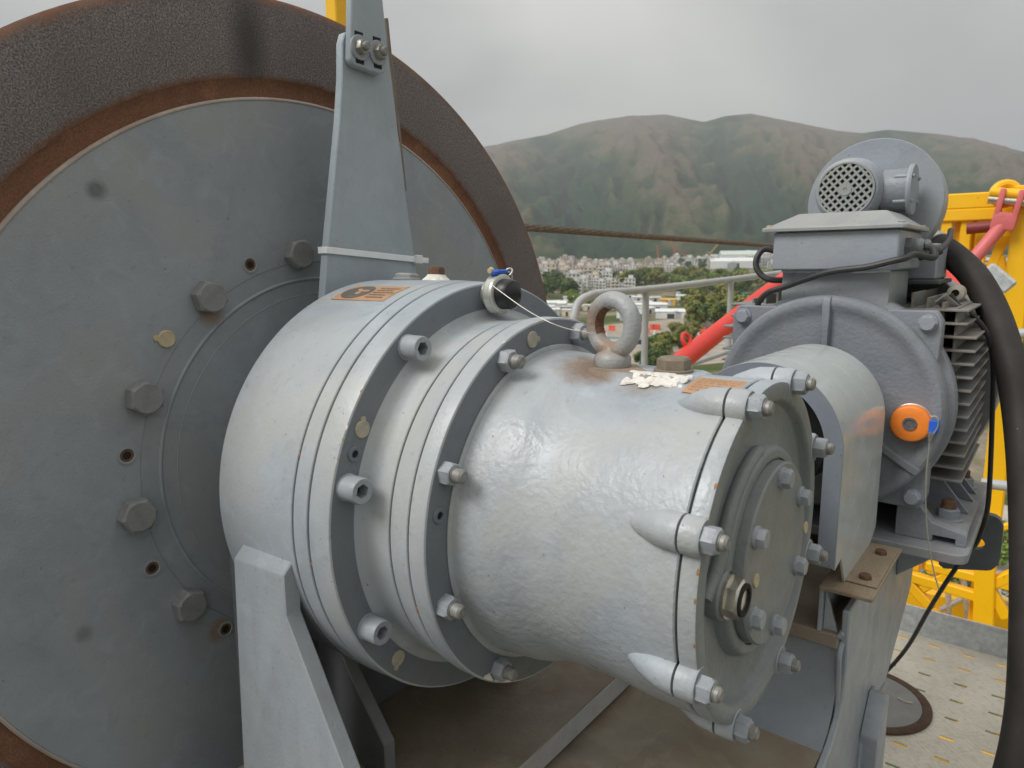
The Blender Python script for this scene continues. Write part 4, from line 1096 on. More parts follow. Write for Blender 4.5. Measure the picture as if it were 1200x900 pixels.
# orange seal disc on the end shield and its thin wire
sdk = thing('orange_seal', 'round orange plastic seal with a blue clip on the motor end shield', 'seal', tuple(ony(1065, 497, 0.59)))
c = ony(1066, 497, 0.580)
obj('disc', MB().lathe([(0.026, 0), (0.026, 0.0275), (0.0045, 0.0285), (0.0015, 0.0272), (0.0, 0.0245), (0.0006, 0.0105), (0.0, 0.0100)], 'Y', (c.x, 0.5800, c.z), 48), ORANGE, sdk)
obj('metal_centre', MB().lathe([(0.0004, 0.0104), (-0.0012, 0.0100), (-0.0012, 0.0074), (0.0004, 0.0066), (0.0004, 0)], 'Y', (c.x, 0.5800, c.z), 32), plain('grey_centre', (0.20, 0.18, 0.19), 0.4, 0.5, 0.5, 500), sdk)
obj('wire_band', MB().torus((c.x, 0.596, c.z), (1, 0, 0), (0, 0, 1), 0.0287, 0.0014, 48, 8), ZINC, sdk)
obj('blue_clip', MB().box(c.x+0.0255, c.x+0.0390, 0.579, 0.590, c.z-0.0095, c.z+0.0095), BLUE, sdk, bevel=0.001)
pts = [ony(px, py, 0.577) for px, py in ((1090, 488), (1098, 489), (1099, 499), (1094, 508), (1090, 513), (1088, 530), (1085, 560), (1085, 600), (1088, 635), (1094, 668), (1100, 690))]
obj('seal_wire', MB().tube(pts, 0.0010, 6, 5), WIRE, sdk)
obj('wire_crimp', MB().tube([ony(1091, 507, 0.577), ony(1089, 518, 0.577)], lambda t: 0.0042-0.0026*t, 8, 0), ZINC, sdk)
# name plate and cream gland at the rear right crown
mb = MB().bar(ony(1102, 349, 0.72), ony(1132, 374, 0.80), 0.004, 0.020, up=(0.5, -0.4, 0.8))
obj('name_plate', mb, plain('worn_aluminium', (0.42, 0.41, 0.38), 0.4, 0.5, 0.3, 300), mot, bevel=0.0008)
p = ony(1121, 343, 0.80)
g_ = obj('sensor_gland', MB().lathe([(-0.018, 0.006), (-0.016, 0.013), (0.010, 0.014), (0.016, 0.011), (0.018, 0.0)], 'Y', tuple(p), 20), CREAMG, mot)
pts = [ony(1114, 345, 0.775), ony(1123, 358, 0.78), ony(1140, 370, 0.80), ony(1155, 388, 0.82), ony(1162, 410, 0.84)]+[ony(px, py, 0.86) for px, py in ((1164, 440), (1163, 480), (1161, 540), (1158, 590), (1152, 618), (1142, 640))]+[ony(1120, 666, 0.84), ony(1090, 712, 0.90), ony(1062, 760, 1.00), ony(1032, 793, 1.10), ony(1015, 800, 1.15)]
cab = obj('sensor_cable', MB().tube(pts, 0.0042, 10, 6), CABLE)
tag(cab, 'thin black cable hanging down past the motor fins to the platform', 'cable')
# ------------------------------------------------ blower on the motor
blo = thing('cooling_blower', 'grey snail-shaped blower with a small grilled fan motor above the terminal box', 'blower', (0.54, 0.88, 0.25))
BX, BY, BZ, BR = 0.5450, 0.860, 0.3690, 0.1130
mb = MB()
vol = [(BX+BR*math.cos(R(a)), BZ+BR*math.sin(R(a))) for a in range(-38, 214, 4)]
vol += [(BX-BR+0.028, 0.235), (BX+0.103, 0.235)]
obj('volute', MB().prism(vol, 'Y', BY+0.004, BY+0.075), LID, blo, bevel=0.002)
bigp = [(BX+(BR+0.003)*math.cos(R(a)), BZ+(BR+0.003)*math.sin(R(a))) for a in range(-40, 216, 4)]
obj('side_plate', MB().prism(bigp+[(BX-BR+0.026, 0.233), (BX+0.106, 0.233)], 'Y', BY-0.004, BY+0.0038), MOTORL, blo, bevel=0.0012)
fc = ony(990, 222, 0.735)
FX, FZ = fc.x, fc.z
ctr = (FX, 0, FZ)
obj('fan_motor', MB().lathe([(0.742, 0.0), (0.742, 0.0480), (0.744, 0.0510), (0.760, 0.0560), (0.785, 0.0585), (0.815, 0.0585), (0.818, 0.0555), (0.856, 0.0555), (0.856, 0)], 'Y', ctr, 56), MOTORL, blo)
gr_ = MB()
gr_.lathe([(0.7395, 0.0470), (0.7375, 0.0475), (0.7370, 0.0455), (0.7375, 0.0440), (0.7400, 0.0440)], 'Y', ctr, 56)
gr_.lathe([(0.7378, 0.0030), (0.7368, 0.0034), (0.7366, 0.0100), (0.7385, 0.0105)], 'Y', ctr, 24)
obj('grille_backing', MB().lathe([(0.7415, 0.0475), (0.7415, 0)], 'Y', ctr, 40), GAP, blo)
rg = 0.0450
for fam in (0, 1):
    aa = R(40+90*fam)
    for i in range(-4, 5):
        off = i*0.0098
        L = math.sqrt(max(0, rg**2-off**2))
        if L < 0.01: continue
        d = Vector((math.cos(aa), 0, math.sin(aa))); e2 = Vector((-math.sin(aa), 0, math.cos(aa)))
        c0 = Vector((FX, 0.7388+0.0003*fam, FZ))+e2*off
        gr_.bar(c0-d*L, c0+d*L, 0.0038, 0.0016, up=(0, 1, 0))
obj('grille', gr_, LID, blo)
tbx = FX+0.058
obj('junction_box', MB().lathe([(0.0, 0.0), (0.0, 0.0370), (0.040, 0.0370), (0.040, 0)], 'X', (tbx-0.008, 0.80, FZ-0.002), 36), MOTOR, blo)
obj('junction_cover', MB().lathe([(0.0, 0), (0.0, 0.0430), (0.004, 0.0440), (0.0075, 0.0425), (0.0085, 0)], 'X', (tbx+0.0325, 0.80, FZ-0.002), 40), MOTORL, blo)
for a in (35, 145, 215, 325):
    obj('cover_screw', MB().lathe([(-0.020, 0.0036), (0.0, 0.0036), (0.010, 0.0034), (0.012, 0)], 'X', (tbx+0.033, 0.80+0.036*math.cos(R(a)), FZ-0.002+0.036*math.sin(R(a))), 12), BOLT, blo)
obj('outlet_duct', MB().box(BX+0.045, BX+0.118, BY-0.03, BY+0.10, 0.228, 0.2920), MOTORL, blo, bevel=0.003)
obj('duct_flange', MB().box(BX-0.010, BX+0.126, BY-0.05, BY+0.12, 0.2200, 0.2278), DARKST, blo, bevel=0.0015)
# hose and cables (each its own thing)
hp = [at(1088, 284, 1.42), at(1104, 291, 1.36), at(1122, 304, 1.32), at(1143, 326, 1.28), at(1163, 362, 1.24), at(1179, 408, 1.20), at(1191, 462, 1.17), at(1199, 530, 1.14), at(1203, 610, 1.12), at(1204, 700, 1.10), at(1202, 790, 1.08), at(1197, 850, 1.07), at(1186, 905, 1.06), at(1168, 960, 1.06), at(1130, 1050, 1.1)]
tag(obj('cable_hose', MB().tube(hp, 0.0245, 20, 8), RUBBER), 'thick dusty black hose curving down beside the motor', 'hose')
obj_h = obj('hose_collar', MB().tube([at(1091, 285, 1.405), at(1102, 290, 1.365)], 0.0275, 20, 0), ZINC, bpy.data.objects['cable_hose'])
cp = [(tx1+0.024, 0.668, 0.283), (tx1+0.038, 0.662, 0.280), (tx1+0.042, 0.650, 0.266)]+[tuple(ony(px, py, yy)) for px, py, yy in ((1072, 298, 0.625), (1062, 302, 0.606), (1045, 306, 0.600), (1015, 313, 0.599), (975, 318, 0.602), (945, 327, 0.610), (920, 336, 0.618), (900, 343, 0.622), (890, 353, 0.628), (888, 362, 0.650), (896, 364, 0.69))]
tag(obj('power_cable', MB().tube(cp, 0.0052, 10, 6), CABLE), 'black power cable draped across the front of the terminal box', 'cable')
cp = [(tx0-0.002, 0.70, 0.272)]+[tuple(ony(px, py, yy)) for px, py, yy in ((898, 292, 0.69), (888, 300, 0.68), (886, 312, 0.675), (893, 323, 0.672), (905, 328, 0.672), (925, 328, 0.69))]
tag(obj('looped_cable', MB().tube(cp, 0.0055, 10, 6), CABLE), 'short black cable looping out of the left side of the terminal box', 'cable')
cp = [(tx1+0.024, 0.735, 0.283), (tx1+0.040, 0.735, 0.276)]+[tuple(ony(px, py, yy)) for px, py, yy in ((1078, 302, 0.74), (1090, 298, 0.75), (1104, 290, 0.80), (1112, 280, 0.86), (1114, 270, 0.92))]
tag(obj('gland_cable', MB().tube(cp, 0.0050, 10, 6), CABLE), 'grey cable curving up from the gland towards the yellow mast', 'cable')

# ================================================================== PLATFORM
FZ0 = -0.80
SX0, SY0, DX, DY = 0.5765, 1.5100, 0.0794, 0.0845
slot_w, slot_h = 0.0140, 0.0042
def chequer_mat():
    m, t, b = new_mat('chequer_plate')
    v = N(t, 'ShaderNodeTexCoord').outputs['Object']
    c = ramp(t, noise_node(t, v, 5, 7, 0.65, 0.5), [(0.3, (0.50, 0.455, 0.37)), (0.55, (0.63, 0.585, 0.49)), (0.75, (0.70, 0.66, 0.575))])
    c = mixc(t, ramp(t, noise_node(t, v, 70, 5, 0.6), [(0.5, 0), (0.75, 0.35)]), c, (0.2, 0.175, 0.14))
    t.links.new(c, b.inputs['Base Color'])
    b.inputs['Roughness'].default_value = 0.6
    b.inputs['Metallic'].default_value = 0.0
    # fine raised bars in alternating directions
    br = N(t, 'ShaderNodeTexChecker'); br.inputs['Scale'].default_value = 25.0
    t.links.new(v, br.inputs['Vector'])
    w1 = N(t, 'ShaderNodeTexWave', wave_type='BANDS', bands_direction='DIAGONAL'); w1.inputs['Scale'].default_value = 40
    mpn = N(t, 'ShaderNodeMapping'); mpn.inputs['Rotation'].default_value = (0, 0, PI/2); t.links.new(v, mpn.inputs['Vector'])
    w2 = N(t, 'ShaderNodeTexWave', wave_type='BANDS', bands_direction='DIAGONAL'); w2.inputs['Scale'].default_value = 40
    for w_, src in ((w1, v), (w2, mpn.outputs[0])):
        f2 = N(t, 'ShaderNodeVectorMath', operation='MULTIPLY'); f2.inputs[1].default_value = (1, 1, 0); t.links.new(src, f2.inputs[0]); t.links.new(f2.outputs[0], w_.inputs['Vector'])
    mxn = N(t, 'ShaderNodeMix', data_type='FLOAT'); t.links.new(br.outputs['Fac'], mxn.inputs[0]); t.links.new(w1.outputs['Fac'], mxn.inputs[2]); t.links.new(w2.outputs['Fac'], mxn.inputs[3])
    rp = ramp(t, mxn.outputs[0], [(0.55, 0), (0.8, 1)])
    bump(t, b, rp, 0.6, 0.003)
    return m
mb = MB()
for i in range(-12, 24):
    for j in range(-2, 34):
        cx, cy = SX0+DX*i, SY0-DY*j
        if j < 0 or cy < 0.70: continue
        x0, x1, y0, y1 = cx-DX/2, cx+DX/2, cy-DY/2, cy+DY/2
        a = R(8)
        hs = []
        for (u_, w_) in ((-slot_w, -slot_h), (slot_w, -slot_h), (slot_w, slot_h), (-slot_w, slot_h)):
            hs.append((cx+u_, cy+w_, FZ0))
        vs = [(x0, y0, FZ0), (x1, y0, FZ0), (x1, y1, FZ0), (x0, y1, FZ0)]+hs+[(x, y, FZ0-0.002) for x, y, z in hs]
        mb.add(vs, [(0, 1, 5, 4), (1, 2, 6, 5), (2, 3, 7, 6), (3, 0, 4, 7), (4, 5, 9, 8), (5, 6, 10, 9), (6, 7, 11, 10), (7, 4, 8, 11)])
fl = struct(obj('platform_floor', mb, chequer_mat(), flat=True))
yt = SY0+DY/2
struct(obj('unseen_dark_deck', MB().box(-1.6, 2.4, -2.4, 0.70, FZ0-0.03, FZ0-0.004), paint('deck_bounce_dark', (0.10, 0.095, 0.085), 0.5, 0.25, 0.3, dirt=0.5, dirt_col=(0.07, 0.055, 0.04)), bevel=0.002))  # unseen deck, added dark to keep bounce light off drum and barrels
mb = MB().box(-1.2, 1.9, yt+0.001, yt+0.007, FZ0-0.01, FZ0+0.082)
tag(obj('toe_board', mb, GALV, bevel=0.001), 'spotted galvanised toe board along the platform edge', 'toe board')
man = thing('round_floor_plate', 'round grey floor plate with a rusty rim on the platform', 'floor plate', (0.55, 1.13, FZ0))
cxm, cym = 0.560, 1.140
obj('plate', MB().lathe([(FZ0+0.002, 0.0), (FZ0+0.006, 0.0), (FZ0+0.006, 0.118), (FZ0+0.002, 0.118)], 'Z', (cxm, cym, 0), 72), DARKST if False else paint('floor_plate_paint', (0.20, 0.20, 0.195), 0.5, 0.15, 0.2), man)
RIMR = rust('dark_rust', (0.05, 0.028, 0.018), (0.09, 0.05, 0.03), (0.17, 0.09, 0.045), 3)
obj('rusty_rim', MB().lathe([(FZ0+0.001, 0.1185), (FZ0+0.0065, 0.1185), (FZ0+0.0075, 0.121), (FZ0+0.0075, 0.137), (FZ0+0.0055, 0.140), (FZ0+0.001, 0.140)], 'Z', (cxm, cym, 0), 72), RIMR, man)
obj('chalk_mark', MB().tube([(cxm+0.062, cym+0.035, FZ0+0.0068), (cxm+0.078, cym+0.028, FZ0+0.0068), (cxm+0.094, cym+0.034, FZ0+0.0068)], 0.003, 6, 4), CREAMG, man)

# railing beyond the rope
rl = thing('grey_railing', 'grey tubular handrail with posts behind the eye bolt', 'railing', (-1.0, 2.6, -0.8))
rp_ = [at(672, 392, 3.45), at(673, 372, 3.45), at(678, 355, 3.47), at(690, 347, 3.53), at(706, 343.5, 3.62), at(757, 339.5, 3.98), at(857, 327.5, 4.68), at(900, 322, 5.05), at(1000, 310, 6.0)]
r0 = Vector(rp_[0]); 
obj('handrail', MB().tube([(r0.x, r0.y, FZ0)]+[r0]+rp_[1:], 0.0215, 14, 6), RAIL, rl)
for px, py, t in ((757, 339.5, 3.98), (857, 327.5, 4.68), (1000, 310, 6.0)):
    p = at(px, py, t)
    obj('post', MB().tube([(p.x, p.y, FZ0-0.3), p], 0.0195, 14, 0), RAIL, rl)
p, q = at(757, 445, 3.98), at(857, 411, 4.68)
obj('mid_rail', MB().tube([p, q, q+(q-p)*1.3], 0.0165, 12, 0), RAIL, rl)
struct(obj('far_walkway', MB().box(-2.6, -0.55, 2.2, 7.0, FZ0-0.36, FZ0-0.30), GALV))

# ================================================================== YELLOW MAST AND RED STRUTS
mast = thing('yellow_crane_mast', 'yellow steel lattice crane frame standing behind the motor', 'crane mast', (0.8, 3.6, -25))
YM = 3.55
def yb(name, pts, w=None, par=mast, mat=YELLOW, bevel=0.006):
    a, b_ = Vector(pts[0]), Vector(pts[1])
    return obj(name, MB().bar(a, b_, w[0], w[1]), mat, par, bevel=bevel)
def onY(px, py, Y=YM): return ony(px, py, Y)
# top beam along X: two stacked chords
zt1 = onY(1140, 236).z; zt2 = onY(1140, 252).z
for z_, h_ in ((zt1, 0.075), (zt2, 0.060)):
    yb('top_chord', [(0.05, YM, z_), (1.35, YM, z_)], (0.11, h_))
for k_, (px, w_) in enumerate(((1108.5, 0.042), (1122.5, 0.040), (1131, 0.032), (1139.5, 0.036), (1149.5, 0.036))):
    p = onY(px, 290)
    yy = YM+0.05*(k_ % 2)-0.02
    yb('upright', [(p.x, yy, -1.4), (p.x, yy, zt2)], (w_, 0.05))
# main column
pc1 = ony(1173, 500, YM-0.12)
yb('column', [(pc1.x, YM-0.12, -9.0), (pc1.x, YM-0.12, zt1+0.05)], (0.092, 0.092))
yb('column', [(pc1.x+0.16, YM+0.05, -9.0), (pc1.x+0.16, YM+0.05, zt1+0.02)], (0.08, 0.08))
yb('column', [(pc1.x+0.9, YM-0.15, -9.0), (pc1.x+0.9, YM-0.15, zt1+0.2)], (0.14, 0.14))
# deck beams under the platform, seen through its slots
for k_ in range(4):
    yb('deck_beam', [(-0.6, 1.80+0.75*k_, -1.75), (2.2, 1.80+0.75*k_, -1.75)], (0.20, 0.12))
# braces
for (a, b_, w_) in (((1160, 320), (1178, 275), 0.045), ((1150, 330), (1190, 262), 0.035), ((1166, 322), (1185, 330), 0.05), ((1172, 300), (1185, 380), 0.04)):
    yb('brace', [onY(*a), onY(*b_)], (w_, w_))
# lower lattice seen past the mounting plate
YL = 3.3
def low(px, py): return ony(px, py, YL)
for (a, b_, w_) in (((1000, 655), (1150, 700), 0.050), ((1085, 662), (1200, 690), 0.045), ((1062, 680), (1092, 712), 0.050), ((1092, 712), (1130, 760), 0.04), ((1160, 690), (1180, 724), 0.05), ((1080, 690), (1120, 668), 0.04), ((1085, 640), (1200, 612), 0.03), ((1148, 690), (1200, 668), 0.05)):
    yb('lattice_bar', [low(*a), low(*b_)], (w_, w_))
yb('column', [low(1155, 655), low(1151, 800)], (0.085, 0.085))
for (a, b_) in (((1068, 690), (1105, 672)), ((1110, 664), (1112, 720)), ((1128, 668), (1134, 724)), ((1160, 700), (1195, 712)), ((1100, 716), (1150, 690))):
    obj('grey_rail', MB().tube([ony(*a, 3.6), ony(*b_, 3.6)], 0.014, 8, 0), GALV, mast)
obj('platform_rail', MB().tube([ony(1150, 566, 2.6), ony(1215, 574, 2.6)], 0.020, 12, 0), RAIL, mast)
obj('platform_rail', MB().tube([ony(1180, 393, 2.6), ony(1230, 388, 2.6)], 0.020, 12, 0), RAIL, mast)
# far left yellow post above the drum
p = at(395, 10, 3.5)
tag(obj('yellow_post', MB().bar((p.x, p.y, -0.8), (p.x, p.y, 2.4), 0.085, 0.085), YELLOW, bevel=0.006), 'yellow steel post showing above the drum rim beside the strap', 'post')
# dark red cross bar on the mast
obj('red_pin', MB().tube([onY(1133, 268, 3.45), onY(1178, 264, 3.45)], 0.028, 12, 0), plain('dark_red', (0.22, 0.035, 0.03), 0.5), mast)
# faded red tie bar with forked end
tb_ = thing('faded_tie_bar', 'faded pinkish red tie bar with forked end pinned to the yellow mast', 'tie bar', tuple(onY(1140, 300, 3.35)))
a, b_ = ony(1176, 262, 3.35), ony(1112, 338, 3.2)
obj('bar', MB().tube([a, b_], 0.030, 16, 0), PINK, tb_)
a2 = ony(1188, 222, 3.35)
d = (a2-a).normalized(); sx_ = d.cross(Vector((0, 1, 0))).normalized()
obj('fork_block', MB().bar(a-(a-b_).normalized()*-0.0-d*0.03, a+d*0.05, 0.095, 0.07, up=(0, 1, 0)), PINK, tb_, bevel=0.012, seg=2)
for s_ in (-1, 1):
    obj('fork_plate', MB().bar(a+d*0.03+sx_*0.034*s_, a2+sx_*0.036*s_, 0.024, 0.07, up=(0, 1, 0)), PINK, tb_, bevel=0.008, seg=2)
obj('fork_pin', MB().tube([a+d*0.10-sx_*0.085, a+d*0.10+sx_*0.085], 0.020, 14, 0), NICKEL, tb_)
obj('fork_pin', MB().tube([a2-d*0.02-sx_*0.085, a2-d*0.02+sx_*0.085], 0.024, 14, 0), YELLOW, tb_)
obj('hinge_eye', MB().torus(tuple(onY(1178, 227, 3.4)), (0, 0.2, 1), (0.9, 0.3, 0), 0.045, 0.022, 24, 10), YELLOW, mast)
rt_ = thing('red_strut', 'bright red tubular strut with a welded loop behind the motor', 'strut', tuple(at(850, 385, 3.2)))
a, b_ = at(806, 417, 2.95), at(960, 296, 3.9)
obj('tube', MB().tube([a+(a-b_)*0.25, b_], 0.042, 20, 0), RED, rt_)
dd = (b_-a).normalized(); nn_ = dd.cross(FW).normalized()
if nn_.z < 0: nn_ = -nn_
c0 = a+dd*0.05+nn_*0.040
obj('loop', MB().torus(c0+nn_*0.018, dd*0.55+nn_*0.1, nn_, 0.026, 0.010, 24, 10), RED, rt_)
lo_ = thing('red_lower_strut', 'short red strut end showing under the black hose', 'strut', tuple(ony(1118, 325, 2.9)))
obj('tube', MB().tube([ony(1108, 318, 2.9), ony(1135, 345, 2.7)], 0.035, 14, 0), RED, lo_)
lbx = tag(obj('floodlight', MB().bar(ony(1156, 314, 2.0), ony(1185, 338, 2.0), 0.046, 0.04, up=(0, 1, 0)), GALV, bevel=0.006), 'small grey boxed lamp housing behind the black hose', 'lamp housing')

# ================================================================== VALLEY: trees, houses, site
def leafy(name, trunk_h, rx, rz, nclump, nleaf, leaf, cols, seed, trunkm):
    rnd = random.Random(seed)
    mb = MB()
    cl = []
    for i in range(nclump):
        a = rnd.uniform(0, 2*PI); u_ = rnd.uniform(-0.85, 1); rr = (rnd.random()**0.45)*math.sqrt(max(0.05, 1-u_*u_*0.8))
        cl.append(Vector((rx*rr*math.cos(a), rx*rr*math.sin(a), trunk_h+rz*(1+u_)*0.95)))
    for c in cl:
        cr_ = rx*rnd.uniform(0.20, 0.36)
        mi = rnd.choice((0, 0, 1, 2))
        for j in range(nleaf):
            v = Vector((rnd.gauss(0, 1), rnd.gauss(0, 1), rnd.gauss(0, 0.8))).normalized()*cr_*rnd.uniform(0.55, 1.08)
            nrm = (v.normalized()+Vector((rnd.uniform(-.6, .6), rnd.uniform(-.6, .6), rnd.uniform(-.2, .9)))).normalized()
            t1 = nrm.orthogonal().normalized(); t2 = nrm.cross(t1)
            s_ = leaf*rnd.uniform(0.6, 1.3); p = c+v
            mb.add([p-t1*s_, p-t2*s_*0.6, p+t1*s_, p+t2*s_*0.6], [(0, 1, 2, 3)], mi)
    crown = bpy.data.meshes.new(name+'_crown'); crown.from_pydata(mb.v, [], mb.f)
    for i, p in enumerate(crown.polygons): p.material_index = mb.m[i]
    for c in cols: crown.materials.append(c)
    tm = MB().tube([(0, 0, -0.6), (0.1*rx*0.2, 0, trunk_h*0.6), (0, 0.05*rx, trunk_h+rz)], lambda t: rx*(0.075-0.05*t), 7, 3)
    for c in cl[:7]:
        tm.tube([(0, 0, trunk_h*0.8), (c*0.5+Vector((0, 0, trunk_h*0.45))), c], lambda t: rx*(0.035-0.024*t), 5, 3)
    trunk = mesh_of(tm, name+'_trunk', trunkm)
    return crown, trunk
def leafm(name, col, var=0.25):
    m, t, b = new_mat(name)
    g = N(t, 'ShaderNodeNewGeometry').outputs['Position']
    c = ramp(t, noise_node(t, g, 0.35, 3, 0.6), [(0.3, tuple(q*(1-var) for q in col)), (0.7, tuple(q*(1+var) for q in col))])
    t.links.new(c, b.inputs['Base Color'])
    b.inputs['Roughness'].default_value = 0.7
    b.inputs['Specular IOR Level'].default_value = 0.2
    return m
TRUNKM = plain('bark', (0.10, 0.075, 0.05), 0.9, 0, 0.2, 3)
GA, GB, GC = leafm('leaf_mid', (0.165, 0.205, 0.055)), leafm('leaf_light', (0.24, 0.255, 0.072)), leafm('leaf_dark', (0.07, 0.12, 0.043))
GD, GE = leafm('leaf_olive', (0.26, 0.24, 0.085)), leafm('leaf_fresh', (0.19, 0.285, 0.06))
PROTO = {
 'broad': leafy('broad', 2.2, 3.6, 2.6, 26, 70, 0.34, [GA, GB, GC], 1, TRUNKM),
 'dark': leafy('dark', 1.8, 3.4, 3.0, 26, 70, 0.34, [GC, GA, GC], 2, TRUNKM),
 'olive': leafy('olive', 2.0, 3.2, 3.2, 24, 70, 0.36, [GD, GB, GA], 3, TRUNKM),
 'fresh': leafy('fresh', 1.8, 3.4, 2.3, 22, 70, 0.34, [GE, GB, GA], 4, TRUNKM)}
TCOL = {'broad': 'mid green broad', 'dark': 'dark green dense', 'olive': 'olive yellow feathery', 'fresh': 'bright green round'}
def tree(kind, px, py, h, where=None):
    p, d = ground_hit(px, py)
    if p is None: return
    cr_, tr_ = PROTO[kind]
    w_ = where or 'in the valley'
    r_ = thing(kind+'_tree', '%s tree %s' % (TCOL[kind], w_), 'tree', tuple(p), '%s trees %s' % (TCOL[kind], w_))
    s_ = h/7.6
    r_.scale = (s_*random.uniform(0.9, 1.25), s_*random.uniform(0.9, 1.25), s_)
    r_.rotation_euler = (0, 0, random.uniform(0, 6.28))
    for nm, me in (('crown', cr_), ('trunk', tr_)):
        o = bpy.data.objects.new(nm, me); COL.objects.link(o); o.parent = r_
rnd = random.Random(21)
# belts of trees, given by where their feet stand in the picture
for i in range(16): tree('dark', rnd.uniform(636, 668), rnd.uniform(336, 352), rnd.uniform(9, 14), 'beside the drum rim')
for i in range(10): tree('fresh', rnd.uniform(660, 730), rnd.uniform(346, 362), rnd.uniform(7, 10), 'in front of the far white houses')
for i in range(14): tree('dark', rnd.uniform(640, 760), rnd.uniform(327, 337), rnd.uniform(8, 12), 'between the far houses')
for i in range(44): tree(rnd.choice(('broad', 'broad', 'fresh', 'olive', 'dark')), rnd.uniform(728, 905), rnd.uniform(332, 342), rnd.uniform(11, 17), 'in the belt just below the far town')
for i in range(26): tree(rnd.choice(('broad', 'olive', 'dark')), rnd.uniform(800, 910), rnd.uniform(342, 360), rnd.uniform(10, 15), 'under the handrail right of its post')
for i in range(18): tree(rnd.choice(('olive', 'olive', 'broad')), rnd.uniform(800, 870), rnd.uniform(366, 392), rnd.uniform(9, 13), 'between handrail and red strut')
for i in range(9): tree(rnd.choice(('olive', 'broad')), rnd.uniform(775, 815), rnd.uniform(400, 424), rnd.uniform(4.5, 7), 'by the sandy yard above the filler plug')
for i in range(10): tree('dark', rnd.uniform(745, 782), rnd.uniform(408, 440), rnd.uniform(3.5, 5), 'low beside the eye bolt')
for i in range(9): tree('dark', rnd.uniform(785, 850), rnd.uniform(312, 322), rnd.uniform(9, 15), 'round the distant red cranes')
for i in range(26): tree(rnd.choice(('broad', 'fresh')), rnd.uniform(1050, 1240), rnd.uniform(540, 800), rnd.uniform(2.0, 3.6), 'on the ground under the yellow mast')
for i in range(18): tree(rnd.choice(('broad', 'fresh', 'dark')), rnd.uniform(1060, 1250), rnd.uniform(330, 460), rnd.uniform(6, 11), 'beyond the black hose')
# far houses
def house_mesh(name, w, d, h, cols, roof, seed):
    rnd_ = random.Random(seed)
    mb = MB().box(-w/2, w/2, -d/2, d/2, -1.5, h)
    mb.box(-w/2-0.25, w/2+0.25, -d/2-0.25, d/2+0.25, h+0.003, h+0.35, 1)
    mb.box(-w*0.15, w*0.30, -d*0.2, d*0.25, h+0.351, h+2.6, 0)
    nf = max(1, int(h/3))
    for fl_ in range(nf):
        z = fl_*3+1.0
        nw = max(2, int(w/3))
        for k in range(nw):
            x = -w/2+(k+0.5)*w/nw
            for s_ in (-1, 1):
                y = s_*(d/2+0.02)
                mb.box(x-0.65, x+0.65, y-0.05, y+0.05, z, z+1.35, 2)
        for k in range(max(2, int(d/3))):
            y = -d/2+(k+0.5)*d/max(2, int(d/3))
            for s_ in (-1, 1):
                x = s_*(w/2+0.02)
                mb.box(x-0.05, x+0.05, y-0.6, y+0.6, z, z+1.35, 2)
        if fl_: mb.box(-w/2-0.9, w/2*0.2, -d/2-0.9, -d/2-0.01, fl_*3-0.15, fl_*3+0.75, 1)
    return mesh_of(mb, name, cols, flat=True)
GLASSW = plain('far_window', (0.05, 0.06, 0.07), 0.2)
def wallm(n_, c): return plain(n_, c, 0.8, 0, 0.06, 0.5)
WC = [wallm('wall_white', (0.66, 0.65, 0.62)), wallm('wall_cream', (0.60, 0.52, 0.42)), wallm('wall_pink', (0.52, 0.40, 0.36)), wallm('wall_grey', (0.44, 0.45, 0.45)), wallm('wall_tan', (0.55, 0.47, 0.38))]
RC = [wallm('roof_grey', (0.45, 0.45, 0.44)), wallm('roof_red', (0.33, 0.14, 0.10)), wallm('roof_pale', (0.60, 0.59, 0.56))]
HN = [('white', 0, 2), ('cream', 1, 2), ('pinkish', 2, 1), ('grey', 3, 0), ('tan', 4, 2), ('grey topped white', 0, 0)]
HM = []
for i, (nm, wc, rc_) in enumerate(HN):
    HM.append((nm, house_mesh('village_house_%s' % nm, 9+2*(i % 3), 8+1.5*(i % 2), 9 if i % 4 else 12, [WC[wc], RC[rc_], GLASSW], rc_, i)))
def place_house(px, py, k=None, sc=1.0, where='below the hills'):
    p, d = ground_hit(px, py)
    if p is None: return
    nm, me = HM[rnd.randrange(len(HM)) if k is None else k]
    o = bpy.data.objects.new('village_house', me); COL.objects.link(o)
    o.location = p
    s_ = sc*rnd.uniform(0.8, 1.3)
    o.scale = (s_, s_, s_*rnd.uniform(0.8, 1.1)); o.rotation_euler = (0, 0, rnd.choice((0.3, 0.5, 0.7, 0.4+PI/2)))
    tag(o, 'small flat roofed %s house %s' % (nm, where), 'house', '%s houses %s' % (nm, where))
for i in range(74): place_house(rnd.uniform(630, 722), 309+rnd.random()**1.1*20, where='in the dense far town beside the drum rim')
for i in range(26): place_house(rnd.uniform(660, 745), rnd.uniform(330, 345), rnd.choice((0, 1, 5)), 0.9, where='in the near edge of the far town')
for i in range(40): place_house(rnd.uniform(724, 800), rnd.uniform(309, 322), sc=0.9, where='around the distant red cranes')
for i in range(50): place_house(rnd.uniform(790, 910), rnd.uniform(307, 315), rnd.choice((0, 3, 5, 0)), 1.0, where='along the far road by the pale warehouse')
for i in range(9): place_house(rnd.uniform(1100, 1200), rnd.uniform(310, 330), where='beyond the yellow mast')
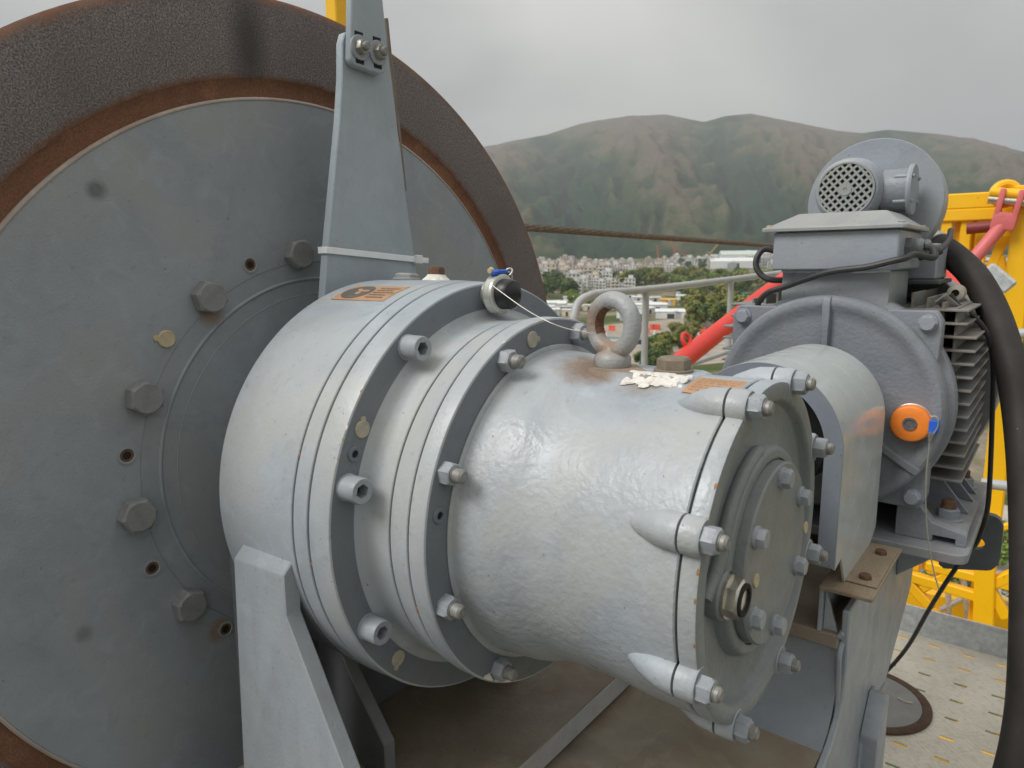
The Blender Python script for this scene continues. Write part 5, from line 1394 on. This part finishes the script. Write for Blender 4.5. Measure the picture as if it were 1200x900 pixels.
# long sheds and site huts
def shed(name, px, py, w, d, h, mat, roof, label, rz=0.4, cat='shed', group=None):
    p, dist = ground_hit(px, py)
    r_ = thing(name, label, cat, tuple(p), group); r_.rotation_euler = (0, 0, rz)
    o = bpy.data.objects.new('wall', mesh_of(MB().box(-w/2, w/2, -d/2, d/2, -1.2, h), 'wall', mat, flat=True)); COL.objects.link(o); o.parent = r_
    rm = MB().prism([(-d/2-0.3, h), (d/2+0.3, h), (0, h+d*0.16)], 'X', -w/2-0.3, w/2+0.3)
    o = bpy.data.objects.new('roof', mesh_of(rm, 'roof', roof, flat=True)); COL.objects.link(o); o.parent = r_
    o = bpy.data.objects.new('door', mesh_of(MB().box(-w*0.12, w*0.12, -d/2-0.06, -d/2-0.005, 0, h*0.7), 'door', GLASSW, flat=True)); COL.objects.link(o); o.parent = r_
WSH = wallm('sheet_white', (0.74, 0.75, 0.73)); TEAL = wallm('sheet_teal', (0.03, 0.30, 0.26)); PALEG = wallm('sheet_pale_green', (0.55, 0.62, 0.55)); YCON = wallm('container_orange', (0.72, 0.42, 0.10)); SAND = wallm('sandy_ground', (0.42, 0.36, 0.28))
shed('long_shed', 880, 309, 95, 40, 14, WSH, PALEG, 'long pale warehouse roof beyond the trees under the hills', 0.5)
shed('long_shed', 858, 314, 60, 30, 9, WSH, WSH, 'white warehouse beside the long pale roof in the far town', 0.5)
for i, (px, py, w, d, h, mw, mr, lb) in enumerate((
    (783, 358, 15, 8, 4.5, YCON, YCON, 'orange yellow site container beside white sheds'),
    (786, 373, 22, 12, 4, WSH, WSH, 'white site shed below the orange container'),
    (770, 366, 16, 10, 5, WSH, WSH, 'white site shed left of the orange container'),
    (745, 366, 12, 9, 5, WSH, WSH, 'small white hut seen through the eye bolt ring'),
    (650, 362, 22, 12, 4.5, WSH, WSH, 'white shed among trees beside the drum rim'),
    (668, 354, 14, 9, 4, WSH, RC[0], 'white shed with grey roof near the drum rim'),
    (868, 350, 12, 8, 4.5, TEAL, TEAL, 'teal green shed among the trees'),
    (824, 336, 20, 12, 4, WSH, WSH, 'white roofed shed half hidden in trees'),
    (770, 341, 24, 10, 4.5, WSH, WSH, 'white shed under the handrail'),
    (862, 395, 12, 7, 2.6, TEAL, TEAL, 'low teal cover behind the red strut'),
    (800, 352, 14, 8, 4, WSH, WSH, 'white shed between the olive trees'))):
    shed('site_shed', px, py, w*0.62, d*0.62, h*0.8, mw, mr, lb, 0.35+0.1*(i % 3))
for i in range(34):
    px, py = (rnd.uniform(690, 800), rnd.uniform(347, 376)) if i < 24 else (rnd.uniform(634, 700), rnd.uniform(352, 372))
    c_ = rnd.choice((0, 0, 0, 1, 2))
    shed('site_hut', px, py, rnd.uniform(4, 9), rnd.uniform(3, 5), rnd.uniform(2.2, 3.6), (WSH, WC[3], WC[1])[c_], (WSH, RC[0], RC[2])[c_], '%s site hut on the yard beyond the handrail' % ('white', 'grey', 'cream')[c_], rnd.uniform(0, 1.5), 'hut', '%s site huts' % ('white', 'grey', 'cream')[c_])
# sandy yard
p, d = ground_hit(770, 400)
yard = MB()
vs = []
for i in range(28):
    a = 2*PI*i/28; rr = 46*(1+0.25*math.sin(3*a+1)+0.1*math.sin(7*a))
    vs.append((p.x+rr*math.cos(a), p.y+rr*1.9*math.sin(a), GZ+0.05))
yard.add(vs, [tuple(range(28))])
struct(obj('sandy_yard', yard, plain('yard_sand', (0.36, 0.31, 0.25), 0.95, 0, 0.25, 0.2)))
p2, d2 = ground_hit(1110, 640)
yard = MB(); vs = []
for i in range(28):
    a = 2*PI*i/28; rr = 17*(1+0.2*math.sin(2*a+1)+0.12*math.sin(5*a))
    vs.append((p2.x+rr*math.cos(a), p2.y+rr*math.sin(a), GZ+0.05))
yard.add(vs, [tuple(range(28))])
struct(obj('concrete_yard', yard, plain('yard_concrete', (0.46, 0.42, 0.36), 0.95, 0, 0.25, 0.3)))
# traffic barriers in the yard
BARM = [plain('barrier_orange', (0.75, 0.12, 0.06), 0.5), plain('barrier_white', (0.7, 0.7, 0.68), 0.5)]
bar_me = mesh_of(MB().prism([(-0.35, 0), (0.35, 0), (0.15, 1.0), (0.12, 1.5), (-0.12, 1.5), (-0.15, 1.0)], 'X', -0.9, 0.9), 'traffic_barrier', BARM[0], flat=True)
bar_me2 = bar_me.copy(); bar_me2.materials.clear(); bar_me2.materials.append(BARM[1])
for i in range(26):
    px, py = (rnd.uniform(700, 775), rnd.uniform(386, 398)) if i < 16 else (rnd.uniform(800, 850), rnd.uniform(384, 398))
    p, d = ground_hit(px, py)
    w_ = rnd.random() < 0.45
    o = bpy.data.objects.new('traffic_barrier', bar_me2 if w_ else bar_me); COL.objects.link(o); o.location = p+Vector((0, 0, 0.05)); o.rotation_euler = (0, 0, rnd.uniform(0, 3)); 
    o.scale = (1.4, 1.4, 1.4)
    tag(o, 'white traffic barrier on the sandy yard' if w_ else 'orange traffic barrier on the sandy yard', 'barrier', 'white yard barriers' if w_ else 'orange yard barriers')
shed('site_hoarding', 745, 404, 34, 0.6, 2.2, WSH, TEAL, 'white site hoarding with a teal top edge across the sandy yard', 0.55, 'hoarding')
# far construction cranes
def far_crane(px, py, h, col, lean, label):
    p, d = ground_hit(px, py)
    r_ = thing('distant_crane', label, 'crane', tuple(p))
    for nm, a, b_, w_ in (('mast', Vector((0, 0, -2)), Vector((0, 0, h*0.55)), 2.0), ('jib', Vector((0, 0, h*0.5)), Vector((lean*RT.x, lean*RT.y, h)), 1.6), ('counter_jib', Vector((0, 0, h*0.5)), Vector((-lean*RT.x*0.5, -lean*RT.y*0.5, h*0.55)), 1.6)):
        mbc = MB()
        dv = (b_-a); L_ = dv.length; dn = dv.normalized(); s1 = dn.orthogonal().normalized()*w_/2; s2 = dn.cross(s1).normalized()*w_/2
        for q in (s1+s2, s1-s2, -s1-s2, -s1+s2): mbc.bar(a+q, b_+q, 0.35, 0.35)
        nseg = max(3, int(L_/4))
        for k in range(nseg):
            qa, qb = a+dv*(k/nseg), a+dv*((k+1)/nseg)
            mbc.bar(qa+s1+s2, qb+s1-s2, 0.22, 0.22); mbc.bar(qa-s1+s2, qb-s1-s2, 0.22, 0.22); mbc.bar(qa+s1+s2, qb-s1+s2, 0.22, 0.22)
        o = bpy.data.objects.new(nm, mesh_of(mbc, nm, col, flat=True)); COL.objects.link(o); o.parent = r_
CR = plain('crane_red', (0.50, 0.13, 0.08), 0.6); CY = plain('crane_yellow', (0.6, 0.45, 0.12), 0.6)
far_crane(790, 309, 42, CR, -8, 'tall red crane in the far town with its jib raised')
far_crane(803, 308, 22, CR, -12, 'short red crane beside the tall red one in the far town')
far_crane(832, 307, 30, CY, 12, 'pale yellow crane in the far town')
far_crane(771, 311, 30, CR, -2, 'thin red crane mast standing at the edge of the far town')

# ================================================================== HAZE
hz = MB().box(CAM.x-9500, CAM.x+9500, CAM.y-9500, CAM.y+9500, GZ-1.5, 1150)
hm = bpy.data.materials.new('haze_air'); hm.use_nodes = True
t = hm.node_tree; t.nodes.clear()
ho = N(t, 'ShaderNodeOutputMaterial'); pv = N(t, 'ShaderNodeVolumePrincipled')
pv.inputs['Color'].default_value = (0.86, 0.90, 0.95, 1)
pv.inputs['Density'].default_value = 0.00016
pv.inputs['Anisotropy'].default_value = 0.1
t.links.new(pv.outputs[0], ho.inputs['Volume'])
struct(obj('haze', hz, hm, flat=True), 'stuff')
for o in bpy.data.objects:
    if '_o' in o: del o['_o']
